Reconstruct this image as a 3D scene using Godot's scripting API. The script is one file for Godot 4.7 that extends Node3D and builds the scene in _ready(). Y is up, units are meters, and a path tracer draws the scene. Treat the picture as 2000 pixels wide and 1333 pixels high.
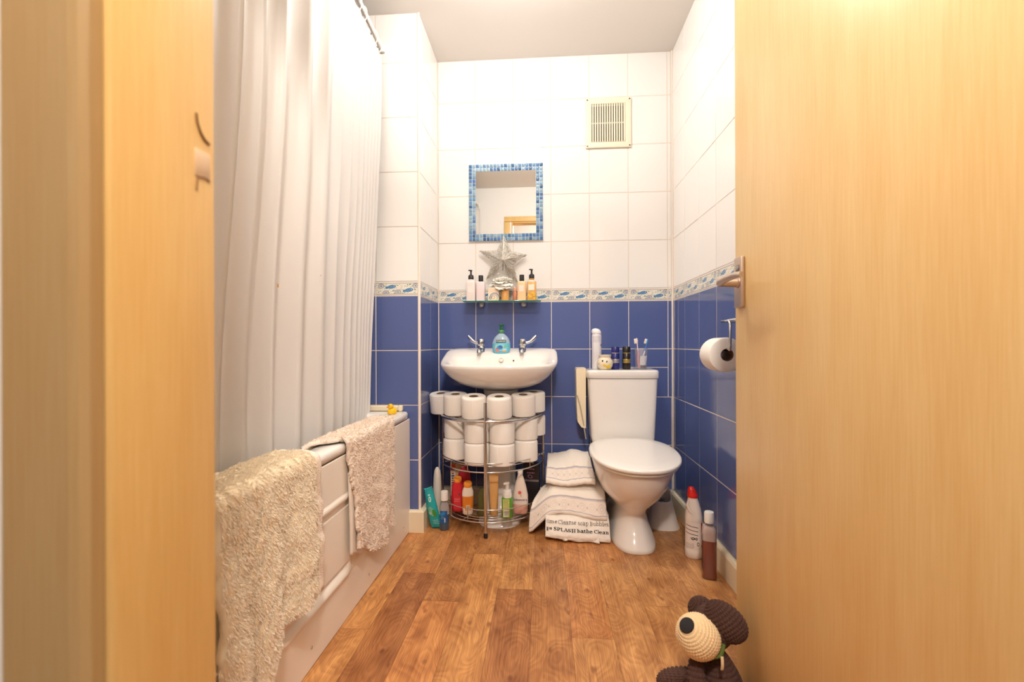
extends Node3D
# A small bathroom seen from its doorway. x right, y up, back wall at z = 0, the viewer stands in the hall at z = 2.46.

const XR := 0.6705      # right wall
const XL := -1.32       # wall behind the bath
const XP := -0.572      # side of the tiled pillar
const ZP := 0.374       # front of the tiled pillar
const ZD := 2.05        # door wall, bathroom side
const CEIL := 2.388
const XPAN := -0.62     # bath panel
const TW := 0.2025
const TH := 0.2525
const ROWS := [0.0947, 0.3272, 0.5797, 0.8322, 1.0847, 1.1502, 1.4027, 1.6552, 1.9077, 2.1602, 2.388]

var rng := RandomNumberGenerator.new()
var used := {}
var M := {}
var shared := {}


# ---------------------------------------------------------------- mesh builder
class MB:
	var st := SurfaceTool.new()
	var xf := Transform3D()
	func _init() -> void:
		st.begin(Mesh.PRIMITIVE_TRIANGLES)
		st.set_smooth_group(0)
	func sg(n: int) -> void:
		st.set_smooth_group(n)
	func v(p: Vector3, uv := Vector2.ZERO) -> void:
		st.set_uv(uv)
		st.add_vertex(xf * p)
	func tri(a: Vector3, b: Vector3, c: Vector3, ua := Vector2.ZERO, ub := Vector2.ZERO, uc := Vector2.ZERO) -> void:
		v(a, ua)
		v(c, uc)
		v(b, ub)
	func quad(a: Vector3, b: Vector3, c: Vector3, d: Vector3, ua := Vector2(0, 1), ub := Vector2(1, 1), uc := Vector2(1, 0), ud := Vector2(0, 0)) -> void:
		tri(a, b, c, ua, ub, uc)
		tri(a, c, d, ua, uc, ud)
	func grid(nu: int, nv: int, fn: Callable) -> Array:
		var P := []
		for i in nu + 1:
			var col := PackedVector3Array()
			col.resize(nv + 1)
			for j in nv + 1:
				col[j] = fn.call(float(i) / nu, float(j) / nv)
			P.append(col)
		put_grid(P)
		return P
	func put_grid(P: Array, flip := false) -> void:
		var nu := P.size() - 1
		var nv: int = P[0].size() - 1
		for i in nu:
			var c0: PackedVector3Array = P[i]
			var c1: PackedVector3Array = P[i + 1]
			var u0 := float(i) / nu
			var u1 := float(i + 1) / nu
			for j in nv:
				var v0 := 1.0 - float(j) / nv
				var v1 := 1.0 - float(j + 1) / nv
				if flip:
					quad(c1[j], c0[j], c0[j + 1], c1[j + 1], Vector2(u1, v0), Vector2(u0, v0), Vector2(u0, v1), Vector2(u1, v1))
				else:
					quad(c0[j], c1[j], c1[j + 1], c0[j + 1], Vector2(u0, v0), Vector2(u1, v0), Vector2(u1, v1), Vector2(u0, v1))
	# a sheet of cloth with thickness
	func sheet(nu: int, nv: int, t: float, fn: Callable) -> void:
		var P := []
		for i in nu + 1:
			var col := PackedVector3Array()
			col.resize(nv + 1)
			for j in nv + 1:
				col[j] = fn.call(float(i) / nu, float(j) / nv)
			P.append(col)
		var A := []
		var B := []
		for i in nu + 1:
			var a := PackedVector3Array()
			var b := PackedVector3Array()
			a.resize(nv + 1)
			b.resize(nv + 1)
			for j in nv + 1:
				var du: Vector3 = P[mini(i + 1, nu)][j] - P[maxi(i - 1, 0)][j]
				var dv: Vector3 = P[i][mini(j + 1, nv)] - P[i][maxi(j - 1, 0)]
				var n := du.cross(dv).normalized()
				a[j] = P[i][j] + n * t * 0.5
				b[j] = P[i][j] - n * t * 0.5
			A.append(a)
			B.append(b)
		put_grid(A)
		put_grid(B, true)
		var mid := Vector2(0.5, 0.02)
		for i in nu:
			quad(B[i][0], B[i + 1][0], A[i + 1][0], A[i][0], mid, mid, mid, mid)
			quad(A[i][nv], A[i + 1][nv], B[i + 1][nv], B[i][nv], mid, mid, mid, mid)
		for j in nv:
			quad(B[0][j], A[0][j], A[0][j + 1], B[0][j + 1], mid, mid, mid, mid)
			quad(A[nu][j], B[nu][j], B[nu][j + 1], A[nu][j + 1], mid, mid, mid, mid)
	# closed rings, each going counter-clockwise seen from the end that comes last
	func loft(rings: Array, cap0 := true, cap1 := true, capgroup := 7) -> void:
		var n: int = rings[0].size()
		for i in rings.size() - 1:
			var a: PackedVector3Array = rings[i]
			var b: PackedVector3Array = rings[i + 1]
			var v0 := 1.0 - float(i) / (rings.size() - 1)
			var v1 := 1.0 - float(i + 1) / (rings.size() - 1)
			for j in n:
				var k := (j + 1) % n
				var u0 := float(j) / n
				var u1 := float(j + 1) / n
				quad(a[j], a[k], b[k], b[j], Vector2(u0, v0), Vector2(u1, v0), Vector2(u1, v1), Vector2(u0, v1))
		sg(capgroup)
		if cap0:
			fan(rings[0], true)
		if cap1:
			fan(rings[rings.size() - 1], false)
		sg(0)
	func fan(r: PackedVector3Array, down: bool) -> void:
		var c := Vector3.ZERO
		for p in r:
			c += p
		c /= r.size()
		for j in r.size():
			var k := (j + 1) % r.size()
			if down:
				tri(c, r[k], r[j], Vector2(0.5, 0.5), Vector2(0.5, 0.5), Vector2(0.5, 0.5))
			else:
				tri(c, r[j], r[k], Vector2(0.5, 0.5), Vector2(0.5, 0.5), Vector2(0.5, 0.5))
	# profile of (radius, height) from the bottom up; sharp corners stay sharp
	func lathe(prof: Array, seg := 32, sx := 1.0, sz := 1.0, u_from := 0.0, u_to := 1.0) -> void:
		var L := 0.0
		for i in prof.size() - 1:
			L += prof[i].distance_to(prof[i + 1])
		var at := 0.0
		var g := 20
		for i in prof.size() - 1:
			var p: Vector2 = prof[i]
			var q: Vector2 = prof[i + 1]
			if i > 0:
				var d0: Vector2 = (p - prof[i - 1]).normalized()
				var d1: Vector2 = (q - p).normalized()
				if d0.dot(d1) < 0.78:
					g += 1
			sg(g)
			var v0 := 1.0 - at / L
			at += p.distance_to(q)
			var v1 := 1.0 - at / L
			for j in seg:
				var f0 := lerpf(u_from, u_to, float(j) / seg)
				var f1 := lerpf(u_from, u_to, float(j + 1) / seg)
				var a0 := f0 * TAU
				var a1 := f1 * TAU
				var s0 := Vector2(sin(a0) * sx, cos(a0) * sz)
				var s1 := Vector2(sin(a1) * sx, cos(a1) * sz)
				var u0 := float(j) / seg
				var u1 := float(j + 1) / seg
				var A := Vector3(s0.x * p.x, p.y, s0.y * p.x)
				var B := Vector3(s1.x * p.x, p.y, s1.y * p.x)
				var C := Vector3(s1.x * q.x, q.y, s1.y * q.x)
				var D := Vector3(s0.x * q.x, q.y, s0.y * q.x)
				if p.x < 1e-6:
					tri(A, C, D, Vector2(u0, v0), Vector2(u1, v1), Vector2(u0, v1))
				elif q.x < 1e-6:
					tri(A, B, C, Vector2(u0, v0), Vector2(u1, v0), Vector2(u1, v1))
				else:
					quad(A, B, C, D, Vector2(u0, v0), Vector2(u1, v0), Vector2(u1, v1), Vector2(u0, v1))
		sg(0)
	func tube(path: Array, r: Variant, seg := 8, closed := false) -> void:
		var n := path.size()
		var rings := []
		var up := Vector3(0.13, 0.97, 0.21)
		for i in n:
			var a: Vector3 = path[(i - 1 + n) % n] if closed or i > 0 else path[i]
			var b: Vector3 = path[(i + 1) % n] if closed or i < n - 1 else path[i]
			var t := (b - a).normalized()
			if absf(t.dot(up)) > 0.94:
				up = Vector3(0.9, 0.1, 0.42) if absf(t.x) < 0.7 else Vector3(0.1, 0.2, 0.97)
			var x := up.cross(t).normalized()
			var y := t.cross(x).normalized()
			up = y
			var rad: float = r[i] if r is Array else r
			var ring := PackedVector3Array()
			for j in seg:
				var an := TAU * j / seg
				ring.append(path[i] + (x * cos(an) + y * sin(an)) * rad)
			rings.append(ring)
		if closed:
			rings.append(rings[0])
		loft(rings, not closed, not closed)
	# box with rounded edges
	func rbox(c: Vector3, size: Vector3, r := 0.004, s := 2) -> void:
		var h := size * 0.5
		r = minf(r, minf(h.x, minf(h.y, h.z)) * 0.98)
		var inner := h - Vector3.ONE * r
		for ax in 3:
			for sgn in [-1.0, 1.0]:
				var b := (ax + 1) % 3
				var d := (ax + 2) % 3
				var cb := []
				var cd := []
				for k in s + 1:
					cb.append(-h[b] + r * k / s)
					cd.append(-h[d] + r * k / s)
				for k in s + 1:
					cb.append(h[b] - r + r * k / s)
					cd.append(h[d] - r + r * k / s)
				var P := []
				for x in cb:
					var row := []
					for y in cd:
						var p := Vector3.ZERO
						p[ax] = h[ax] * sgn
						p[b] = x
						p[d] = y
						var q := p.clamp(-inner, inner)
						row.append(c + q + (p - q).normalized() * r)
					P.append(row)
				for i in P.size() - 1:
					for j in P.size() - 1:
						var ua := Vector2(float(i) / (P.size() - 1), float(j) / (P.size() - 1))
						if sgn > 0:
							quad(P[i][j], P[i + 1][j], P[i + 1][j + 1], P[i][j + 1], ua, ua, ua, ua)
						else:
							quad(P[i][j], P[i][j + 1], P[i + 1][j + 1], P[i + 1][j], ua, ua, ua, ua)
	func box(lo: Vector3, hi: Vector3) -> void:
		sg(-1)
		var a := lo
		var b := hi
		quad(Vector3(a.x, a.y, b.z), Vector3(b.x, a.y, b.z), Vector3(b.x, b.y, b.z), Vector3(a.x, b.y, b.z))
		quad(Vector3(b.x, a.y, a.z), Vector3(a.x, a.y, a.z), Vector3(a.x, b.y, a.z), Vector3(b.x, b.y, a.z))
		quad(Vector3(b.x, a.y, b.z), Vector3(b.x, a.y, a.z), Vector3(b.x, b.y, a.z), Vector3(b.x, b.y, b.z))
		quad(Vector3(a.x, a.y, a.z), Vector3(a.x, a.y, b.z), Vector3(a.x, b.y, b.z), Vector3(a.x, b.y, a.z))
		quad(Vector3(a.x, b.y, b.z), Vector3(b.x, b.y, b.z), Vector3(b.x, b.y, a.z), Vector3(a.x, b.y, a.z))
		quad(Vector3(a.x, a.y, a.z), Vector3(b.x, a.y, a.z), Vector3(b.x, a.y, b.z), Vector3(a.x, a.y, b.z))
		sg(0)
	# prism of a polygon (x, y) counter-clockwise seen from +z, from z0 to z1, with a small bevel at z1
	func prism(poly: PackedVector2Array, z0: float, z1: float, bevel := 0.0) -> void:
		var rings := [PackedVector3Array(), PackedVector3Array()]
		var inner := poly
		if bevel > 0.0:
			var off := Geometry2D.offset_polygon(poly, -bevel)
			if off.size() == 1 and off[0].size() == poly.size():
				# keep the order of the points
				var best := 0
				for i in off[0].size():
					if off[0][i].distance_to(poly[0]) < off[0][best].distance_to(poly[0]):
						best = i
				inner = PackedVector2Array()
				for i in poly.size():
					inner.append(off[0][(best + i) % poly.size()])
		for p in poly:
			rings[0].append(Vector3(p.x, p.y, z0))
			rings[1].append(Vector3(p.x, p.y, z1 - bevel))
		sg(-1)
		var n := poly.size()
		for j in n:
			var k := (j + 1) % n
			quad(rings[0][j], rings[0][k], rings[1][k], rings[1][j])
			if bevel > 0.0:
				quad(rings[1][j], rings[1][k], Vector3(inner[k].x, inner[k].y, z1), Vector3(inner[j].x, inner[j].y, z1))
		var ix := Geometry2D.triangulate_polygon(inner)
		for i in range(0, ix.size(), 3):
			var a: Vector2 = inner[ix[i]]
			var b: Vector2 = inner[ix[i + 1]]
			var c: Vector2 = inner[ix[i + 2]]
			if (b - a).cross(c - a) < 0:
				var s := b
				b = c
				c = s
			tri(Vector3(a.x, a.y, z1), Vector3(b.x, b.y, z1), Vector3(c.x, c.y, z1))
			tri(Vector3(a.x, a.y, z0), Vector3(c.x, c.y, z0), Vector3(b.x, b.y, z0))
		sg(0)
	func mesh() -> ArrayMesh:
		st.generate_normals()
		return st.commit()


# ---------------------------------------------------------------- nodes
func numbered(n: String) -> String:
	if not used.has(n):
		used[n] = 0
		return n
	used[n] += 1
	return "%s_%03d" % [n, used[n]]


func thing(called: String, label: String, category: String, at := Vector3.ZERO, turn := 0.0, group := "") -> Node3D:
	var o := Node3D.new()
	o.name = numbered(called)
	add_child(o)
	o.position = at
	o.rotation.y = turn
	metas(o, label, category, group)
	return o


func metas(o: Node, label: String, category: String, group := "") -> void:
	o.set_meta("label", label)
	o.set_meta("category", category)
	if group:
		o.set_meta("group", group)


func part(called: String, m: Mesh, material: Material, parent: Node) -> MeshInstance3D:
	var o := MeshInstance3D.new()
	o.name = called
	o.mesh = m
	o.material_override = material
	parent.add_child(o, true)
	return o


func struct(called: String, m: Mesh, material: Material, label: String, category: String) -> MeshInstance3D:
	var o := MeshInstance3D.new()
	o.name = called
	o.mesh = m
	o.material_override = material
	add_child(o)
	metas(o, label, category)
	o.set_meta("kind", "structure")
	return o


func copy(o: Node3D, label: String, at: Vector3, turn := 0.0) -> Node3D:
	var c: Node3D = o.duplicate()
	c.name = numbered(str(o.name).trim_suffix("_000"))
	add_child(c)
	c.position = at
	c.rotation = Vector3(0, turn, 0)
	c.set_meta("label", label)
	return c


func ring(y: float, rx: float, rz: float, n := 2.0, seg := 40, cx := 0.0, cz := 0.0) -> PackedVector3Array:
	var r := PackedVector3Array()
	for j in seg:
		var a: float = TAU * j / seg
		var s := sin(a)
		var c := cos(a)
		r.append(Vector3(cx + rx * signf(s) * pow(absf(s), 2.0 / n), y, cz + rz * signf(c) * pow(absf(c), 2.0 / n)))
	return r


func lathe_mesh(prof: Array, seg := 32, sx := 1.0, sz := 1.0) -> ArrayMesh:
	var b := MB.new()
	b.lathe(prof, seg, sx, sz)
	return b.mesh()


func tube_mesh(path: Array, r: Variant, seg := 8, closed := false) -> ArrayMesh:
	var b := MB.new()
	b.tube(path, r, seg, closed)
	return b.mesh()


func rbox_mesh(c: Vector3, size: Vector3, r := 0.004, s := 2) -> ArrayMesh:
	var b := MB.new()
	b.rbox(c, size, r, s)
	return b.mesh()


func box_mesh(lo: Vector3, hi: Vector3) -> ArrayMesh:
	var b := MB.new()
	b.box(lo, hi)
	return b.mesh()


func arc(c: Vector3, r: float, a0: float, a1: float, n: int, sz := 1.0) -> Array:   # in the floor plane, angle from +z towards +x
	var out := []
	for i in n + 1:
		var a := lerpf(a0, a1, float(i) / n)
		out.append(c + Vector3(sin(a) * r, 0, cos(a) * r * sz))
	return out


# lettering laid on a surface: fn maps (x along the line, y up the letter) in metres and depth to a point
func letters(called: String, text: String, serif: bool, bold: bool, size: float, fn: Callable, material: Material, parent: Node, depth := 0.0006, fit := 0.0) -> void:
	var t := TextMesh.new()
	var f := SystemFont.new()
	f.font_names = PackedStringArray(["Droid Serif" if serif else "Droid Sans"])
	f.font_weight = 700 if bold else 400
	t.font = f
	t.text = text
	t.font_size = 48
	t.pixel_size = size / 48.0
	t.depth = depth
	t.curve_step = 3.0
	var arrays := t.get_mesh_arrays()
	var P: PackedVector3Array = arrays[Mesh.ARRAY_VERTEX]
	var lo := 1e9
	var hi := -1e9
	for p in P:
		lo = minf(lo, p.x)
		hi = maxf(hi, p.x)
	var kx := fit / (hi - lo) if fit > 0.0 else 1.0
	for i in P.size():
		P[i] = fn.call((P[i].x - (lo + hi) * 0.5) * kx, P[i].y, P[i].z + depth * 0.5)
	var b := MB.new()
	b.sg(-1)
	var ix: PackedInt32Array = arrays[Mesh.ARRAY_INDEX] if arrays[Mesh.ARRAY_INDEX] else PackedInt32Array()
	if ix.is_empty():
		for i in P.size():
			b.v(P[i])
	else:
		for i in ix:
			b.v(P[i])
	part(called, b.mesh(), material, parent)


# ---------------------------------------------------------------- materials
func mat(called: String, c: Color, rough := 0.5, metal := 0.0, spec := 0.5) -> StandardMaterial3D:
	if M.has(called):
		return M[called]
	var m := StandardMaterial3D.new()
	m.resource_name = called
	m.albedo_color = c
	m.roughness = rough
	m.metallic = metal
	m.metallic_specular = spec
	m.cull_mode = BaseMaterial3D.CULL_DISABLED
	M[called] = m
	return m


func rgb(r: int, g: int, b: int) -> Color:
	return Color(r / 255.0, g / 255.0, b / 255.0)


func pane(called: String, c: Color, alpha: float, rough := 0.05) -> StandardMaterial3D:
	var m := mat(called, c, rough)
	m.albedo_color.a = alpha
	m.transparency = BaseMaterial3D.TRANSPARENCY_ALPHA
	return m


func noise(freq: float, sd: int, octaves := 3) -> FastNoiseLite:
	var n := FastNoiseLite.new()
	n.noise_type = FastNoiseLite.TYPE_SIMPLEX_SMOOTH
	n.seed = sd
	n.frequency = freq
	n.fractal_octaves = octaves
	return n


func noise_tex(freq: float, sd: int, size := 256, octaves := 3) -> NoiseTexture2D:
	var t := NoiseTexture2D.new()
	t.width = size
	t.height = size
	t.seamless = true
	t.noise = noise(freq, sd, octaves)
	return t


func relief(m: StandardMaterial3D, t: Texture2D, cm: float, scale: float, world := false) -> void:
	m.heightmap_enabled = true
	m.heightmap_texture = t
	m.heightmap_scale = cm
	m.uv1_triplanar = true
	m.uv1_world_triplanar = world
	m.uv1_scale = Vector3.ONE * scale


func picture(w: int, h: int, fn: Callable) -> ImageTexture:
	var im := Image.create(w, h, false, Image.FORMAT_RGB8)
	for y in h:
		for x in w:
			im.set_pixel(x, y, fn.call(x, y))
	return ImageTexture.create_from_image(im)


func disc(im: Image, cx: float, cy: float, rx: float, ry: float, c: Color, turn := 0.0, inner := 0.0) -> void:
	var R := maxf(rx, ry)
	for y in range(maxi(0, int(cy - R)), mini(im.get_height(), int(cy + R) + 2)):
		for x in range(maxi(0, int(cx - R)), mini(im.get_width(), int(cx + R) + 2)):
			var d := Vector2(x - cx, y - cy).rotated(-turn)
			var q := Vector2(d.x / rx, d.y / ry).length()
			if q <= 1.0 and q >= inner:
				im.set_pixel(x, y, c)


func print_tex(w: int, h: int, c: Color, fn: Callable) -> ImageTexture:
	var im := Image.create(w, h, false, Image.FORMAT_RGB8)
	im.fill(c)
	fn.call(im)
	return ImageTexture.create_from_image(im)


func textured(called: String, t: Texture2D, rough := 0.5) -> StandardMaterial3D:
	var m := mat(called, Color.WHITE, rough)
	m.albedo_texture = t
	return m


func grey_bars(im: Image, x0: int, y0: int, w: int, rows: int, step: int, c: Color) -> void:   # lines of print too small to read
	for i in rows:
		var x := x0
		while x < x0 + w - 6:
			var l: int = rng.randi_range(4, 14)
			im.fill_rect(Rect2i(x, y0 + i * step, mini(l, x0 + w - x), maxi(1, step / 3)), c)
			x += l + 3


func make_materials() -> void:
	var ripple := noise_tex(0.012, 3, 256, 2)
	var m := mat("white_tile", rgb(246, 243, 239), 0.10)
	relief(m, ripple, 0.012, 2.2, true)
	m = mat("blue_tile", rgb(88, 104, 158), 0.08)
	relief(m, ripple, 0.045, 2.2, true)
	mat("grout", rgb(232, 220, 208), 0.8)
	mat("paint_white", rgb(244, 240, 235), 0.6)
	mat("ceiling_paint", rgb(230, 224, 218), 0.8)
	mat("hall_paint", rgb(128, 120, 112), 0.8)
	mat("trim_cream", rgb(240, 226, 196), 0.35)
	mat("bead", rgb(246, 232, 218), 0.4)
	mat("stain_orange", rgb(206, 150, 66), 0.8)
	mat("ceramic", rgb(246, 240, 233), 0.07)
	mat("seat_plastic", rgb(246, 240, 232), 0.16)
	mat("bath_white", rgb(247, 243, 238), 0.12)
	mat("panel_white", rgb(250, 242, 230), 0.28)
	mat("chrome", rgb(214, 212, 210), 0.12, 1.0)
	mat("brushed", rgb(176, 168, 160), 0.34, 1.0)
	mat("mirror", rgb(238, 240, 240), 0.0, 1.0)
	mat("black_plastic", rgb(38, 34, 34), 0.35)
	mat("rubber", rgb(26, 24, 24), 0.7)
	mat("dark_hole", rgb(40, 32, 26), 0.9)
	mat("white_plastic", rgb(240, 236, 230), 0.3)
	mat("card", rgb(120, 92, 66), 0.9)
	m = mat("paper", rgb(247, 241, 233), 0.95)
	relief(m, noise_tex(0.06, 21, 256, 3), 0.03, 14.0)
	# shower curtain
	m = mat("curtain", rgb(234, 230, 227), 0.42)
	m.backlight_enabled = true
	m.backlight = Color(0.6, 0.59, 0.57)
	# wood veneer of door and frame: the grain runs up the picture
	var n1 := noise(0.035, 5, 4)
	var n2 := noise(0.011, 8, 2)
	m = textured("veneer", picture(512, 512, func(x: int, y: int) -> Color:
		var a: float = TAU * y / 512.0
		var f := n1.get_noise_3d(x * 9.0, cos(a) * 40.0, sin(a) * 40.0)
		var b := n2.get_noise_3d(x * 1.3, cos(a) * 40.0, sin(a) * 40.0)
		var k := 0.5 + 0.42 * f + 0.30 * b
		return rgb(228, 186, 119).lerp(rgb(242, 212, 153), clampf(k, 0, 1))), 0.38)
	m.uv1_triplanar = true
	m.uv1_scale = Vector3(2.0, 0.8, 2.0)
	m.uv1_triplanar_sharpness = 8.0
	m = m.duplicate()
	m.resource_name = "frame_wood"
	m.albedo_color = rgb(252, 246, 230)
	m.uv1_scale = Vector3(2.6, 1.0, 2.6)
	M["frame_wood"] = m
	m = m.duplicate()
	m.resource_name = "frame_wood_shaded"
	m.albedo_color = rgb(188, 184, 186)  # same wood as the frame, its hall-side shade put into the colour
	M["frame_wood_shaded"] = m
	# vinyl planks: the grain runs along z
	var g1 := noise(0.02, 11, 2)
	var g2 := noise(0.05, 12, 4)
	var g3 := noise(0.01, 14, 3)
	var plank := picture(256, 1024, func(x: int, y: int) -> Color:
		var a: float = TAU * y / 1024.0
		var cy := cos(a) * 163.0
		var sy := sin(a) * 163.0
		var w := g1.get_noise_3d(x * 0.34, cy * 0.20, sy * 0.20)
		var rings := fposmod(w * 6.0 + x * 0.010 + 0.10 * g2.get_noise_3d(x * 1.0, cy * 0.3, sy * 0.3), 1.0)
		rings = smoothstep(0.0, 0.70, rings) * (1.0 - smoothstep(0.72, 1.0, rings))
		var fib := g2.get_noise_3d(x * 6.0, cy * 0.09, sy * 0.09)
		var blot := g3.get_noise_3d(x * 1.5, cy * 0.8, sy * 0.8)
		var k := 0.55 + 0.20 * (rings - 0.5) + 0.42 * fib + 0.50 * blot
		var c := rgb(148, 95, 54).lerp(rgb(226, 172, 112), clampf(k, 0, 1))
		var knot := maxf(0.0, g1.get_noise_3d(x * 0.9 + 700.0, cy * 0.55, sy * 0.55) - 0.52) * 2.2
		return c.lerp(rgb(96, 50, 26), clampf(knot, 0, 0.8)))
	var tints := [[255, 250, 244], [232, 218, 206], [255, 238, 222], [246, 238, 226], [216, 196, 186], [255, 246, 230]]
	for i in 6:
		var p := textured("plank_%d" % i, plank, 0.36)
		p.albedo_color = rgb(tints[i][0], tints[i][1], tints[i][2])
		p.uv1_triplanar = true
		p.uv1_scale = Vector3(3.9, 1.0, 0.83)
		p.uv1_offset = Vector3(0.37 * i, 0, 0.29 * i + 0.11)
	mat("floor_joint", rgb(96, 58, 34), 0.8)
	# cloth
	m = mat("fur_cream", rgb(246, 230, 198), 1.0)
	mat("fur_hair", rgb(254, 240, 218), 0.95)
	m = mat("plush_pink", rgb(248, 232, 216), 1.0)
	relief(m, noise_tex(0.07, 31, 256, 3), 0.18, 9.0)
	m = mat("terry_hem", rgb(246, 234, 222), 1.0)
	relief(m, noise_tex(0.12, 33, 256, 2), 0.06, 22.0)
	mat("wool_brown", rgb(74, 48, 40), 0.95)
	mat("wool_cream", rgb(230, 202, 158), 0.95)
	mat("felt_black", rgb(30, 28, 30), 0.9)


# ---------------------------------------------------------------- run
func _ready() -> void:
	rng.seed = 7
	# camera
	var cam := Camera3D.new()
	cam.name = "camera"
	cam.near = 0.05
	cam.far = 20.0
	cam.projection = Camera3D.PROJECTION_FRUSTUM
	cam.size = 1333.0 / 898.25 * cam.near
	cam.frustum_offset = Vector2(0, 5.0 / 898.25 * cam.near)
	cam.position = Vector3(0, 0.8621, 2.4555)
	cam.rotation = Vector3(0, deg_to_rad(4.047), 0)
	cam.rotate_object_local(Vector3.FORWARD, deg_to_rad(0.207))
	var lens := CameraAttributesPhysical.new()
	lens.frustum_focal_length = 16.2
	lens.frustum_focus_distance = 1.9
	lens.exposure_aperture = 4.0
	lens.frustum_near = 0.05
	lens.frustum_far = 20.0
	cam.attributes = lens
	add_child(cam)
	cam.current = true
	# light: a globe lamp on the bathroom ceiling, and an added, stronger fill lamp in the unseen hall
	var env := Environment.new()
	env.background_mode = Environment.BG_COLOR
	env.background_color = Color(0.02, 0.02, 0.02)
	env.tonemap_mode = Environment.TONE_MAPPER_LINEAR
	env.tonemap_exposure = 1.0
	env.sdfgi_enabled = true
	env.ssao_enabled = true
	env.ssil_enabled = true
	var we := WorldEnvironment.new()
	we.name = "world"
	we.environment = env
	add_child(we)
	lamp("ceiling_lamp", "white glass globe lamp on the bathroom ceiling", Vector3(-0.12, 2.388, 0.93), 0.085, Color(1.0, 0.984, 0.962), 0.55)
	lamp("hall_fill_lamp", "added globe lamp in the unseen hall, fill light for the bathroom", Vector3(0.10, 2.388, 2.75), 0.08, Color(1.0, 0.965, 0.925), 2.7)
	make_materials()
	room()
	bath()
	back_wall_things()
	basin()
	shelf()
	toilet()
	rack()
	floor_things()
	towel_pile()
	cloths_on_bath()
	curtain()
	door()
	toy_dog()


func lamp(called: String, label: String, at: Vector3, r: float, c: Color, energy: float) -> void:
	var t := thing(called, label, "ceiling lamp", at)
	var glow := StandardMaterial3D.new()
	glow.resource_name = called + "_glass"
	glow.albedo_color = Color(0.95, 0.93, 0.9)
	glow.emission_enabled = true
	glow.emission = c
	glow.emission_energy_multiplier = 7.0
	var prof := []
	for i in 17:
		var a := PI * i / 16.0
		prof.append(Vector2(sin(a) * r, -0.03 - r - cos(a) * r))
	var g := part("globe", lathe_mesh(prof, 32), glow, t)
	g.cast_shadow = GeometryInstance3D.SHADOW_CASTING_SETTING_ON
	part("base", lathe_mesh([Vector2(0, -0.034), Vector2(r * 0.62, -0.034), Vector2(r * 0.62, -0.004), Vector2(r * 0.56, 0), Vector2(0, 0)], 32), mat("white_plastic", rgb(240, 236, 230), 0.3), t)
	var o := OmniLight3D.new()
	o.name = "light"
	o.light_color = c
	o.light_energy = energy
	o.light_size = r
	o.omni_range = 8.0
	o.omni_attenuation = 2.0
	o.shadow_enabled = true
	o.position = Vector3(0, -0.03 - r, 0)
	t.add_child(o)


# ---------------------------------------------------------------- the room
func tile_mesh(w: float, h: float) -> Mesh:
	var key := "tile %.4f %.4f" % [w, h]
	if not shared.has(key):
		var b := MB.new()
		b.sg(-1)
		var x := w * 0.5
		var y := h * 0.5
		var t := 0.0012
		var A := [Vector3(-x, -y, -t), Vector3(x, -y, -t), Vector3(x, y, -t), Vector3(-x, y, -t)]
		var s := 0.0012
		var B := [Vector3(-x + s, -y + s, 0), Vector3(x - s, -y + s, 0), Vector3(x - s, y - s, 0), Vector3(-x + s, y - s, 0)]
		b.quad(B[0], B[1], B[2], B[3])
		for i in 4:
			var k := (i + 1) % 4
			b.quad(A[i], A[k], B[k], B[i])
		shared[key] = b.mesh()
	return shared[key]


# a field of tiles: origin o, u along the wall, columns and rows given as lines
func tiles(wall: Node, o: Vector3, u: Vector3, cols: Array, row0 := 0) -> void:
	var n := u.cross(Vector3.UP)
	for c in cols.size() - 1:
		for r in range(row0, ROWS.size() - 1):
			tile(wall, o, u, n, cols[c], cols[c + 1], ROWS[r], ROWS[r + 1])


func tile(wall: Node, o: Vector3, u: Vector3, n: Vector3, c0: float, c1: float, r0: float, r1: float) -> void:
	var g := 0.0036
	var w := absf(c1 - c0) - g
	var h := r1 - r0 - g
	if w < 0.004:
		return
	var mid := (c0 + c1) * 0.5
	var called := "tile"
	var m: Material = M["white_tile"]
	if r1 < 1.09:
		m = M["blue_tile"]
	elif r1 < 1.16:
		called = "border_tile"
		m = M["border_tile"]
	var t := part(called, tile_mesh(snappedf(w, 0.0005), h), m, wall)
	var tilt := Basis(Vector3.UP, rng.randf_range(-0.003, 0.003)) * Basis(Vector3.RIGHT, rng.randf_range(-0.003, 0.003))
	t.transform = Transform3D(Basis(u, Vector3.UP, n) * tilt, o + u * mid + Vector3.UP * (r0 + r1) * 0.5)


func lines(from: float, step: float, to: float) -> Array:
	var out := [from]
	var x := from + step
	while x < to - 0.02:
		out.append(x)
		x += step
	out.append(to)
	return out


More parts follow.
